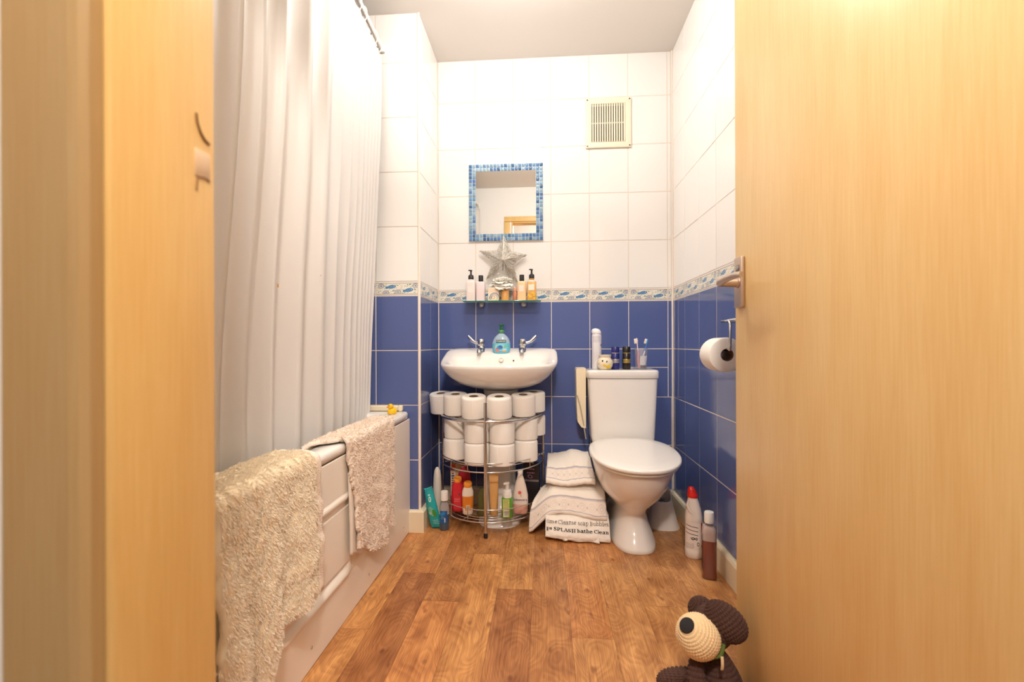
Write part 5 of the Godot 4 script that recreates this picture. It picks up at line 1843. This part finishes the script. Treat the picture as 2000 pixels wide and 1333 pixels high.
func towel_tex(bands: Array) -> ImageTexture:   # v runs down the picture, from the far end of the cloth to the near hem
	return print_tex(512, 512, rgb(244, 234, 222), func(im: Image) -> void:
		for b in bands:
			var y0 := int(b[0] * 512)
			var y1 := int(b[1] * 512)
			im.fill_rect(Rect2i(0, y0, 512, y1 - y0), rgb(240, 227, 214))
			for e in [y0, y1]:
				for q in 128:
					im.fill_rect(Rect2i(q * 4, e - 5 + (q % 2) * 2, 3, 6), rgb(152, 146, 160))
				im.fill_rect(Rect2i(0, e + 4, 512, 2), rgb(196, 186, 196))
			var ym := (y0 + y1) / 2
			var rh := maxf(5.0, (y1 - y0) * 0.30)
			for q in 8:
				var x := 32 + q * 64
				var c := rgb(220, 208, 198) if q % 2 else rgb(228, 214, 202)
				disc(im, x, ym, 24, rh, c, 0.0, 0.88)
				disc(im, x, ym, 13, rh * 0.55, c, 0.0, 0.75)
				disc(im, x + 32, ym, 4, rh * 0.3, rgb(200, 188, 184)))


func towel_pile() -> void:
	# each towel: a cloth following a path from the back (wall side) over the top, down the front, and under
	var n1 := noise(5.0, 71, 2)
	var n2 := noise(1.7, 73, 2)
	var bump := noise_tex(0.16, 81, 256, 2)
	var make := func(called: String, label: String, x0: float, x1: float, path: Array, t: float, m: Material, wave: Callable) -> Node3D:
		var o := thing(called, label, "towel", Vector3((x0 + x1) * 0.5, 0, 0.25), 0.0, "towels in the floor pile")
		var b := MB.new()
		b.sheet(44, 64, t, func(u: float, v: float) -> Vector3:
			var p := path_at(path, 1.0 - v)
			var w: Vector3 = wave.call(u, v)
			var z := p.x + w.z + 0.003 * n1.get_noise_2d(u * 1.4, v * 0.9)
			var y := maxf(p.y + w.y + 0.003 * n1.get_noise_2d(u * 1.4 + 7.0, v * 0.9) * smoothstep(0.03, 0.1, p.y), 0.008)
			return Vector3(lerpf(x0, x1, u) + w.x, y, z) - o.position)
		part("cloth", b.mesh(), m, o)
		return o
	# lowest: the lettered towel, folded, its hem turned under
	var low := textured("towel_plain", towel_tex([]), 1.0)
	relief_uv(low, bump, 0.05)
	var pl := [Vector2(0.17, 0.085), Vector2(0.26, 0.098), Vector2(0.34, 0.100), Vector2(0.392, 0.098), Vector2(0.413, 0.084), Vector2(0.423, 0.062), Vector2(0.434, 0.042), Vector2(0.438, 0.028), Vector2(0.428, 0.020), Vector2(0.34, 0.014), Vector2(0.24, 0.010)]
	var wl := func(u: float, v: float) -> Vector3:
		var front := smoothstep(0.30, 0.55, 1.0 - v)
		return Vector3(0.0, -0.012 * u * front, 0.030 * front * u + 0.010 * front * sin(u * 5.0))
	var o: Node3D = make.call("lettered_towel", "white towel with black bath-time words, lowest of the floor pile", 0.002, 0.279, pl, 0.012, low, wl)
	var on := func(f: float, u: float, out: float) -> Vector3:
		var pos := func(ff: float, uu: float) -> Vector3:
			var p := path_at(pl, ff)
			var w: Vector3 = wl.call(uu, 1.0 - ff)
			var v := 1.0 - ff
			return Vector3(lerpf(0.002, 0.279, uu), maxf(p.y + w.y + 0.003 * n1.get_noise_2d(uu * 1.4 + 7.0, v * 0.9) * smoothstep(0.03, 0.1, p.y), 0.008), p.x + w.z + 0.003 * n1.get_noise_2d(uu * 1.4, v * 0.9)) - o.position
		var c: Vector3 = pos.call(f, u)
		var du: Vector3 = pos.call(f, minf(u + 0.01, 1.0)) - pos.call(f, u - 0.01)
		var dv: Vector3 = pos.call(f - 0.01, u) - pos.call(f + 0.01, u)
		return c + du.cross(dv).normalized() * (0.0068 + out)
	var ink := mat("ink_black", rgb(36, 32, 34), 0.9)
	var plen := 0.0
	for i in 200:
		plen += path_at(pl, i / 200.0).distance_to(path_at(pl, (i + 1) / 200.0))
	var write := func(called: String, text: String, f: float, size: float, serif: bool, bold: bool, cu: float, m: Material) -> void:
		letters(called, text, serif, bold, size, func(x: float, yy: float, z: float) -> Vector3:
			return on.call(clampf(f - yy / plen * 1.15, 0.05, 0.95), clampf(cu + x / 0.277, 0.012, 0.988), z), m, o, 0.0008, 0.267)
	write.call("lettering", "ps SPLASH bathe Clean", 0.545, 0.036, true, true, 0.50, ink)
	write.call("lettering", "time Cleanse soap Bubbles", 0.437, 0.030, true, false, 0.50, mat("ink_grey", rgb(104, 92, 88), 0.9))
	# loose corners hanging out below
	var b := MB.new()
	b.sheet(14, 14, 0.010, func(u: float, v: float) -> Vector3:
		return Vector3(lerpf(0.052, 0.102, u) + 0.014 * (1.0 - v) * (0.5 - u) * 2.0 + 0.012 * (1 - v), 0.010 + 0.034 * v, 0.432 + 0.016 * (1.0 - v) + 0.014 * sin(u * PI)) - o.position)
	part("loose_corner", b.mesh(), low, o)
	b = MB.new()
	b.sheet(18, 8, 0.010, func(u: float, v: float) -> Vector3:
		return Vector3(lerpf(0.112, 0.232, u), 0.009 + 0.026 * v - 0.006 * u * (1 - v), 0.434 + 0.020 * (1.0 - v) + 0.010 * u + 0.006 * sin(u * 7.0)) - o.position)
	part("under_fold", b.mesh(), low, o)
	# middle: patterned band, its left end spilling to the floor
	var midm := textured("towel_band_wide", towel_tex([[0.44, 0.60]]), 1.0)
	relief_uv(midm, bump, 0.05)
	var pm := [Vector2(0.10, 0.20), Vector2(0.17, 0.222), Vector2(0.25, 0.222), Vector2(0.315, 0.206), Vector2(0.360, 0.180), Vector2(0.390, 0.140), Vector2(0.408, 0.112), Vector2(0.405, 0.100), Vector2(0.38, 0.104), Vector2(0.30, 0.108), Vector2(0.22, 0.106)]
	o = make.call("band_towel", "cream towel with a wide patterned band, middle of the floor pile, spilling left", -0.060, 0.268, pm, 0.011, midm, func(u: float, v: float) -> Vector3:
		var l := 1.0 - smoothstep(0.0, 0.42, u)
		var front := smoothstep(0.10, 0.62, 1.0 - v)
		var path_y: float = path_at(pm, 1.0 - v).y
		var top := 1.0 - smoothstep(0.0, 0.5, 1.0 - v)
		var dx := -0.012 * l * front + 0.075 * l * top
		return Vector3(dx, -0.088 * l * l * minf(front * 1.05, 1.0) - 0.07 * l * l * top + 0.010 * sin(u * 4.0 + 0.4) * front, -0.020 * l * front + 0.022 * (u - 0.5) * front + 0.008 * sin(u * 9.0) * front))
	# top: two narrow bands
	var topm := textured("towel_band_narrow", towel_tex([[0.40, 0.53]]), 1.0)
	relief_uv(topm, bump, 0.05)
	var pt := [Vector2(0.075, 0.27), Vector2(0.105, 0.306), Vector2(0.16, 0.312), Vector2(0.22, 0.300), Vector2(0.285, 0.274), Vector2(0.330, 0.246), Vector2(0.345, 0.232), Vector2(0.338, 0.222), Vector2(0.30, 0.226), Vector2(0.22, 0.232), Vector2(0.14, 0.236)]
	make.call("folded_towel", "folded cream towel with two thin lilac-grey stripes, on top of the floor pile", 0.004, 0.226, pt, 0.011, topm, func(u: float, v: float) -> Vector3:
		var front := smoothstep(0.2, 0.6, 1.0 - v)
		var ridge := exp(-pow((u - 0.62) / 0.22, 2.0)) * (1.0 - front)
		return Vector3(0.010 * (1.0 - front) * (0.5 - u) * 2.0, 0.016 * ridge + 0.007 * sin(u * 6.5 + 2.2) * front - 0.010 * (1.0 - front) * (1.0 - u), 0.016 * u * front))
	# inside folds seen under the top towel
	var inner := thing("flannel", "small cream cloth tucked between the two upper towels of the pile", "cloth", Vector3(0.11, 0.214, 0.24))
	b = MB.new()
	b.sheet(20, 10, 0.007, func(u: float, v: float) -> Vector3:
		return Vector3(lerpf(-0.07, 0.085, u), 0.010 + 0.004 * sin(u * 8.0) - 0.004 * v, lerpf(-0.06, 0.075, 1.0 - v)))
	part("cloth", b.mesh(), M["terry_hem"], inner)


func relief_uv(m: StandardMaterial3D, t: Texture2D, cm: float) -> void:
	m.detail_enabled = false
	m.heightmap_enabled = true
	m.heightmap_texture = t
	m.heightmap_scale = cm


# ---------------------------------------------------------------- cloths hung over the bath edge
func drape(u: float, v: float, z: float, lift: float, bottom: float, inner: float) -> Vector3:
	# v 0 at the hanging hem, 1 at the end inside the tub; lift is the distance from the rim
	var out := XPAN + lift
	var top := 0.5535 + lift
	var hang := top - 0.014 - bottom
	var over := 0.062 + lift
	var total := hang + 0.022 + over + inner
	var s := v * total
	if s < hang:
		return Vector3(out, bottom + s, z)
	s -= hang
	if s < 0.022:
		var a := s / 0.022 * PI / 2
		return Vector3(out - 0.014 + cos(a) * 0.014, top - 0.014 + sin(a) * 0.014, z)
	s -= 0.022
	if s < over:
		return Vector3(out - 0.014 - s, top, z)
	s -= over
	return Vector3(out - 0.014 - over - minf(s, 0.012), top - s * 0.9, z)


func cloths_on_bath() -> void:
	var n1 := noise(3.4, 91, 3)
	var n2 := noise(16.0, 93, 2)
	# the furry mat near the door
	var o := thing("fur_bath_mat", "cream long-pile bath mat draped over the near part of the bath edge", "bath mat", Vector3(XPAN, 0.5535, 1.47))
	var z0 := 1.665
	var z1 := 1.312
	var fur := func(u: float, v: float) -> Vector3:
		var z := lerpf(z0, z1, u)
		var low := 0.150 if u < 0.0 else lerpf(0.120, 0.215, smoothstep(0.30, 0.52, u))
		low += 0.02 * smoothstep(0.85, 0.55, u) * smoothstep(0.45, 0.6, u) + 0.012 * sin(u * 9.0)
		var k := smoothstep(0.75, 0.1, v)
		var fold := 0.015 * sin(u * 17.0 + 0.6) * k + 0.010 * sin(u * 7.0 + 1.0) * k
		var p := drape(u, v, z, 0.022 + 0.010 * k + fold * 0.8 + 0.006 * n1.get_noise_2d(u * 2.0, v * 2.0), low, 0.05)
		p.z += 0.018 * k * (0.5 - u) * sin(v * 3.0) + 0.010 * n1.get_noise_2d(v * 2.0, u + 5.0)
		return p - o.position
	var b := MB.new()
	b.sheet(70, 90, 0.022, fur)
	part("backing", b.mesh(), M["fur_cream"], o)
	# the pile: a great many hairs, one object
	var blade := MB.new()
	blade.sg(-1)
	blade.quad(Vector3(-0.0007, 0, 0), Vector3(0.0007, 0, 0), Vector3(0.0005, 0.0035, 0.0006), Vector3(-0.0005, 0.0035, 0.0006))
	blade.tri(Vector3(-0.0005, 0.0035, 0.0006), Vector3(0.0005, 0.0035, 0.0006), Vector3(0, 0.0075, 0.0024))
	var mm := MultiMesh.new()
	mm.transform_format = MultiMesh.TRANSFORM_3D
	mm.mesh = blade.mesh()
	var count := 70000
	mm.instance_count = count
	for i in count:
		var u: float = rng.randf()
		var v: float = rng.randf_range(0.0, 0.9)
		var e := 0.008
		var p: Vector3 = fur.call(u, v)
		var du: Vector3 = fur.call(u + e, v) - fur.call(u - e, v)
		var dv: Vector3 = fur.call(u, v + e) - fur.call(u, v - e)
		var n := du.cross(dv).normalized()
		var tuft := n1.get_noise_2d(u * 7.0, v * 9.0)
		var d := (n * 0.55 - dv.normalized() * (0.75 + 0.2 * n2.get_noise_2d(u * 2.0, v * 3.0)) + du.normalized() * (0.22 * n2.get_noise_2d(u * 2.0 + 4.0, v * 3.0)) + Vector3(rng.randf_range(-1, 1), rng.randf_range(-1, 1), rng.randf_range(-1, 1)) * 0.2).normalized()
		var side := d.cross(Vector3(rng.randf_range(-1, 1), rng.randf_range(-1, 1), rng.randf_range(-1, 1))).normalized()
		var s: float = rng.randf_range(0.7, 1.15) * (1.0 + 0.2 * tuft)
		mm.set_instance_transform(i, Transform3D(Basis(side * s, d * s, side.cross(d) * s), p + n * 0.0105))
	var mi := MultiMeshInstance3D.new()
	mi.name = "pile"
	mi.multimesh = mm
	mi.material_override = M["fur_hair"]
	mi.set_meta("kind", "stuff")
	o.add_child(mi, true)
	# sherpa edging at the far side
	b = MB.new()
	b.sheet(8, 60, 0.014, func(u: float, v: float) -> Vector3:
		var q: Vector3 = fur.call(1.0, v)
		return q + Vector3(0.002, 0, -0.028 * u))
	part("edging", b.mesh(), M["plush_pink"], o)
	# the second, pinker towel further along
	o = thing("plush_towel", "pale pink plush towel draped over the far part of the bath edge", "towel", Vector3(XPAN, 0.5535, 0.86))
	var plush := func(u: float, v: float) -> Vector3:
		var top := smoothstep(0.1, 0.75, v)
		var z := lerpf(lerpf(1.045, 1.075, top), lerpf(0.66, 0.645, top), u)
		if v > 0.80:
			z += 0.09 * (v - 0.80) / 0.20 * (1.0 - u)
		var low := lerpf(0.215, 0.135, smoothstep(0.0, 0.45, u)) + 0.012 * sin(u * 7.0)
		var k := smoothstep(0.72, 0.1, v)
		var fold := 0.013 * sin(u * 11.0 + 1.2) * k + 0.009 * exp(-pow((u - 0.55) / 0.05, 2.0)) * -k
		var p := drape(u, v, z, 0.012 + 0.008 * k + fold + 0.005 * n1.get_noise_2d(u * 2.5 + 3.0, v * 3.0) + 0.0022 * n2.get_noise_2d(u * 3.0, v * 4.0), low, 0.03)
		p.z += 0.010 * n1.get_noise_2d(v * 2.0 + 8.0, u * 2.0)
		return p - o.position
	b = MB.new()
	b.sheet(90, 110, 0.012, plush)
	part("cloth", b.mesh(), M["plush_pink"], o)
	b = MB.new()
	b.sheet(30, 30, 0.008, func(u: float, v: float) -> Vector3:
		var z := lerpf(1.062, 0.86, u)
		var low := lerpf(0.205, 0.165, smoothstep(0.0, 0.7, u)) - 0.012 * sin(PI * u)
		var k := smoothstep(0.72, 0.1, v * 0.6)
		return Vector3(XPAN + 0.006 + 0.007 * sin(u * 5.0 + 1.0) * k + 0.004, lerpf(low, 0.46, v), z) - o.position)
	part("under_layer", b.mesh(), M["terry_hem"], o)
	blade = MB.new()
	blade.sg(-1)
	blade.tri(Vector3(-0.0016, 0, 0), Vector3(0.0016, 0, 0), Vector3(0.0004, 0.0055, 0.0012))
	mm = MultiMesh.new()
	mm.transform_format = MultiMesh.TRANSFORM_3D
	mm.mesh = blade.mesh()
	count = 22000
	mm.instance_count = count
	for i in count:
		var u: float = rng.randf()
		var v: float = rng.randf_range(0.0, 0.97)
		var e := 0.008
		var p: Vector3 = plush.call(u, v)
		var du: Vector3 = plush.call(u + e, v) - plush.call(u - e, v)
		var dv: Vector3 = plush.call(u, v + e) - plush.call(u, v - e)
		var n := du.cross(dv).normalized()
		var d := (n + Vector3(rng.randf_range(-1, 1), rng.randf_range(-1, 1), rng.randf_range(-1, 1)) * 0.8).normalized()
		var side := d.cross(Vector3(rng.randf_range(-1, 1), rng.randf_range(-1, 1), rng.randf_range(-1, 1))).normalized()
		mm.set_instance_transform(i, Transform3D(Basis(side, d, side.cross(d)), p + n * 0.0055))
	mi = MultiMeshInstance3D.new()
	mi.name = "pile"
	mi.multimesh = mm
	mi.material_override = mat("plush_hair", rgb(246, 228, 212), 0.95)
	mi.set_meta("kind", "stuff")
	o.add_child(mi, true)
	# pale pink bottle at the near end of the rim
	var s := thing("pink_bottle", "pale pink flat-topped bottle on the bath rim beside the door frame", "bottle", Vector3(-0.672, 0.5535, 1.722))
	bottle_body(s, [[0.0, 0.018, 0.016], [0.003, 0.021, 0.019], [0.12, 0.021, 0.019], [0.135, 0.018, 0.016]], mat("bottle_pink", rgb(240, 206, 190), 0.35))
	part("cap", lathe_mesh([Vector2(0, 0.134), Vector2(0.016, 0.134), Vector2(0.0165, 0.136), Vector2(0.0165, 0.16), Vector2(0.015, 0.162), Vector2(0, 0.162)], 24), M["bottle_pink"], s)


# ---------------------------------------------------------------- door and frame
func door() -> void:
	var wood: Material = M["frame_wood"]
	var f := struct("trim_1", rbox_mesh(Vector3(-0.3115, 1.02, ZD + 0.05), Vector3(0.013, 2.04, 0.102), 0.0015, 1), wood, "pale wood door frame around the bathroom doorway", "door frame")
	part("head_lining", rbox_mesh(Vector3(0.082, 2.0465, ZD + 0.05), Vector3(0.80, 0.013, 0.102), 0.0015, 1), wood, f)
	part("right_lining", rbox_mesh(Vector3(0.4985, 1.02, ZD + 0.05), Vector3(0.013, 2.04, 0.102), 0.0015, 1), wood, f)
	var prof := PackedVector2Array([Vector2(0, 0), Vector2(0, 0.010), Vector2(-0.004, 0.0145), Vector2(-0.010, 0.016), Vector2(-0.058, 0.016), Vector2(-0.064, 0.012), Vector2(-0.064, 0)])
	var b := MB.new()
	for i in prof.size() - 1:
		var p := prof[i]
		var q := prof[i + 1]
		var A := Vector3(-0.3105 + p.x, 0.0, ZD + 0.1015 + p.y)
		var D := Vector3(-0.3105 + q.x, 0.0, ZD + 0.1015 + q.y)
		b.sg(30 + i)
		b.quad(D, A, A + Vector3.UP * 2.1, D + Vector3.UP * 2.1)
	part("architrave", b.mesh(), M["frame_wood_shaded"], f)
	part("architrave", rbox_mesh(Vector3(0.082, 2.085, ZD + 0.109), Vector3(0.93, 0.064, 0.015), 0.003, 1), wood, f)
	part("architrave", rbox_mesh(Vector3(0.537, 1.025, ZD + 0.109), Vector3(0.064, 2.05, 0.015), 0.003, 1), wood, f)
	part("architrave", rbox_mesh(Vector3(-0.362, 1.025, ZD - 0.0075), Vector3(0.055, 2.05, 0.015), 0.003, 1), wood, f)
	part("architrave", rbox_mesh(Vector3(0.082, 2.077, ZD - 0.0075), Vector3(0.94, 0.05, 0.015), 0.003, 1), wood, f)
	# strike plate on the frame
	b = MB.new()
	b.xf = Transform3D(Basis(Vector3.UP, PI / 2), Vector3(-0.3050, 1.028, ZD + 0.0135))
	b.rbox(Vector3(-0.001, -0.005, 0.0), Vector3(0.018, 0.024, 0.0016), 0.0005, 1)
	part("strike_plate", b.mesh(), mat("strike_pale", rgb(214, 184, 150), 0.4), f)
	b = MB.new()
	b.tube([Vector3(-0.3048, 1.066, ZD + 0.0215), Vector3(-0.3046, 1.058, ZD + 0.0205), Vector3(-0.3044, 1.051, ZD + 0.0170), Vector3(-0.3044, 1.0465, ZD + 0.0120), Vector3(-0.3046, 1.045, ZD + 0.006)], 0.0011, 6)
	part("strike_lip", b.mesh(), mat("strike_dark", rgb(120, 76, 36), 0.5), f)
	b = MB.new()
	b.tube([Vector3(-0.3048, 0.998, ZD + 0.0215), Vector3(-0.3048, 1.010, ZD + 0.0205), Vector3(-0.3046, 1.0125, ZD + 0.013), Vector3(-0.3046, 1.011, ZD + 0.006)], 0.0008, 6)
	part("strike_lip", b.mesh(), M["strike_dark"], f)
	# the door leaf, opened into the room against the right wall
	var t := thing("door_1", "flat pale wood door standing open at the right of the doorway", "door", Vector3(0.468, 0.006, 1.29))
	t.set_meta("kind", "structure")
	part("leaf", rbox_mesh(Vector3(0.0205, 0.99, 0.377), Vector3(0.041, 1.98, 0.754), 0.0015, 1), M["veneer"], t)
	var al := mat("aluminium", rgb(196, 176, 160), 0.38, 0.85)
	for side in [-1, 1]:
		var x := 0.0 if side < 0 else 0.041
		var h := thing_part("handle" if side < 0 else "far_handle", t, Vector3(x, 1.0, 0.034))
		b = MB.new()
		b.rbox(Vector3(side * 0.0045, 0, 0), Vector3(0.009, 0.120, 0.040), 0.0022, 2)
		part("back_plate", b.mesh(), al, h)
		b = MB.new()
		b.xf = Transform3D(Basis(Vector3.BACK, PI / 2 if side < 0 else -PI / 2), Vector3(side * 0.0088, 0.0, 0.002))
		b.lathe([Vector2(0.0135, 0), Vector2(0.0135, 0.003), Vector2(0.0115, 0.004), Vector2(0.0105, 0.030), Vector2(0.0095, 0.045), Vector2(0, 0.046)], 24)
		b.xf = Transform3D()
		b.tube([Vector3(side * 0.047, -0.001, -0.006), Vector3(side * 0.053, 0.0, 0.014), Vector3(side * 0.053, 0.003, 0.05), Vector3(side * 0.051, 0.004, 0.09), Vector3(side * 0.048, 0.002, 0.118)], [0.0085, 0.0088, 0.0078, 0.0072, 0.006], 14)
		part("lever", b.mesh(), al, h)
		part("lock_slot", rbox_mesh(Vector3(side * 0.0095, 0.034, 0.002), Vector3(0.0018, 0.011, 0.016), 0.0006, 1), M["brushed"], h)
		part("lock_slot_rim", rbox_mesh(Vector3(side * 0.0092, 0.034, 0.002), Vector3(0.0014, 0.0135, 0.019), 0.0005, 1), mat("slot_dark", rgb(50, 44, 40), 0.5), h)
	for y in [0.25, 1.0, 1.75]:
		part("hinge", tube_mesh([Vector3(-0.004, y - 0.04, 0.757), Vector3(-0.004, y + 0.04, 0.757)], 0.005, 12), M["brushed"], t)


func thing_part(called: String, parent: Node3D, at: Vector3) -> Node3D:
	var o := Node3D.new()
	o.name = called
	o.position = at
	parent.add_child(o, true)
	return o


# ---------------------------------------------------------------- crocheted dog
func stitched(rx: float, ry: float, rz: float, rows: int, count: int, depth: float, shape: Variant = null) -> ArrayMesh:
	var b := MB.new()
	var nu := count * 4
	var nv := rows * 5
	b.grid(nu, nv, func(u: float, v: float) -> Vector3:
		var lat := (v - 0.5) * PI
		var row := v * rows
		var shift := 0.5 * (int(row) % 2)
		var bump := pow(absf(sin(PI * row)), 0.6) * (0.35 + 0.65 * pow(absf(cos(PI * (u * count + shift))), 0.7))
		var a := u * TAU
		var k := 1.0
		if shape != null:
			k = shape.call(v, a)
		var d := Vector3(cos(lat) * sin(a), sin(lat), cos(lat) * cos(a))
		return Vector3(d.x * rx * k, d.y * ry, d.z * rz * k) + d * depth * (bump - 0.5) * smoothstep(0.0, 0.06, minf(v, 1.0 - v)))
	return b.mesh()


func toy_dog() -> void:
	var at := Vector3(0.388, 0, 1.372)
	var t := thing("crochet_dog", "brown crocheted toy dog with cream muzzle sitting by the open door", "toy", at)
	var br: Material = M["wool_brown"]
	var cr: Material = M["wool_cream"]
	var aim := func(dir: Vector3, roll_: float) -> Basis:   # the stitch axis (y) along dir
		var y := dir.normalized()
		var x := y.cross(Vector3(0.2, 0.1, 1.0)).normalized()
		return Basis(x, y, x.cross(y)) * Basis(Vector3.UP, roll_)
	var o := part("body", stitched(0.056, 0.080, 0.050, 24, 44, 0.0034, func(v: float, _a: float) -> float: return lerpf(1.25, 0.56, smoothstep(0.08, 0.95, v))), br, t)
	o.transform = Transform3D(Basis(Vector3.BACK, 0.06), Vector3(0.012, 0.077, -0.012))
	var nose_dir := Vector3(-0.61, 0.70, 0.37)
	o = part("head", stitched(0.050, 0.050, 0.050, 17, 44, 0.003), br, t)
	o.transform = Transform3D(aim.call(nose_dir, 0.0), Vector3(-0.002, 0.198, -0.026))
	o = part("muzzle", stitched(0.048, 0.050, 0.048, 20, 44, 0.0026, func(v: float, _a: float) -> float: return lerpf(1.06, 0.90, v)), cr, t)
	o.transform = Transform3D(aim.call(nose_dir, 0.3), Vector3(-0.043, 0.195, 0.010))
	o = part("nose", lathe_mesh([Vector2(0, -0.006), Vector2(0.013, -0.004), Vector2(0.0175, 0.0), Vector2(0.0165, 0.003), Vector2(0.0125, 0.0055), Vector2(0.006, 0.007), Vector2(0, 0.0075)], 24), M["felt_black"], t)
	o.transform = Transform3D(aim.call(nose_dir, 0.0), Vector3(-0.043, 0.195, 0.010) + nose_dir.normalized() * 0.0475)
	# ears
	o = part("ear", stitched(0.039, 0.052, 0.019, 17, 32, 0.0036, func(v: float, _a: float) -> float: return lerpf(1.1, 0.8, v)), br, t)
	o.transform = Transform3D(Basis(Vector3.UP, -0.25) * Basis(Vector3.BACK, 0.72), Vector3(0.018, 0.232, 0.012))
	o = part("ear", stitched(0.028, 0.034, 0.016, 12, 26, 0.0034), br, t)
	o.transform = Transform3D(Basis(Vector3.UP, 0.3) * Basis(Vector3.BACK, 0.9), Vector3(-0.018, 0.226, -0.045))
	# limbs
	var limb := func(v: float, _a: float) -> float: return lerpf(1.22, 0.76, smoothstep(0.15, 0.75, v))
	o = part("arm", stitched(0.0195, 0.050, 0.0195, 16, 22, 0.003, limb), br, t)
	o.transform = Transform3D(Basis(Vector3.BACK, -1.25), Vector3(-0.083, 0.090, -0.006))
	o = part("arm", stitched(0.021, 0.056, 0.021, 16, 22, 0.003, limb), br, t)
	o.transform = Transform3D(Basis(Vector3.RIGHT, -0.35) * Basis(Vector3.BACK, -0.1), Vector3(-0.050, 0.110, 0.020))
	for s in [-1, 1]:
		o = part("leg", stitched(0.026, 0.050, 0.026, 16, 24, 0.003, limb), br, t)
		o.transform = Transform3D(Basis(Vector3.UP, -0.35 * s) * Basis(Vector3.RIGHT, -1.5), Vector3(-0.040 if s < 0 else 0.030, 0.032, 0.070))
	var b := MB.new()
	b.tube([Vector3(-0.020, 0.158, 0.030), Vector3(0.000, 0.168, 0.034), Vector3(0.008, 0.190, 0.028)], [0.0035, 0.005, 0.0045], 10)
	part("green_collar", b.mesh(), mat("wool_green", rgb(88, 104, 44), 0.9), t)
	b = MB.new()
	b.sheet(4, 8, 0.0012, func(u: float, v: float) -> Vector3: return Vector3(-0.002 + 0.006 * (u - 0.5), 0.143 + 0.030 * v, 0.044 + 0.003 * sin(v * 3.0)))
	part("loose_end", b.mesh(), mat("wool_pale", rgb(226, 202, 160), 0.9), t)
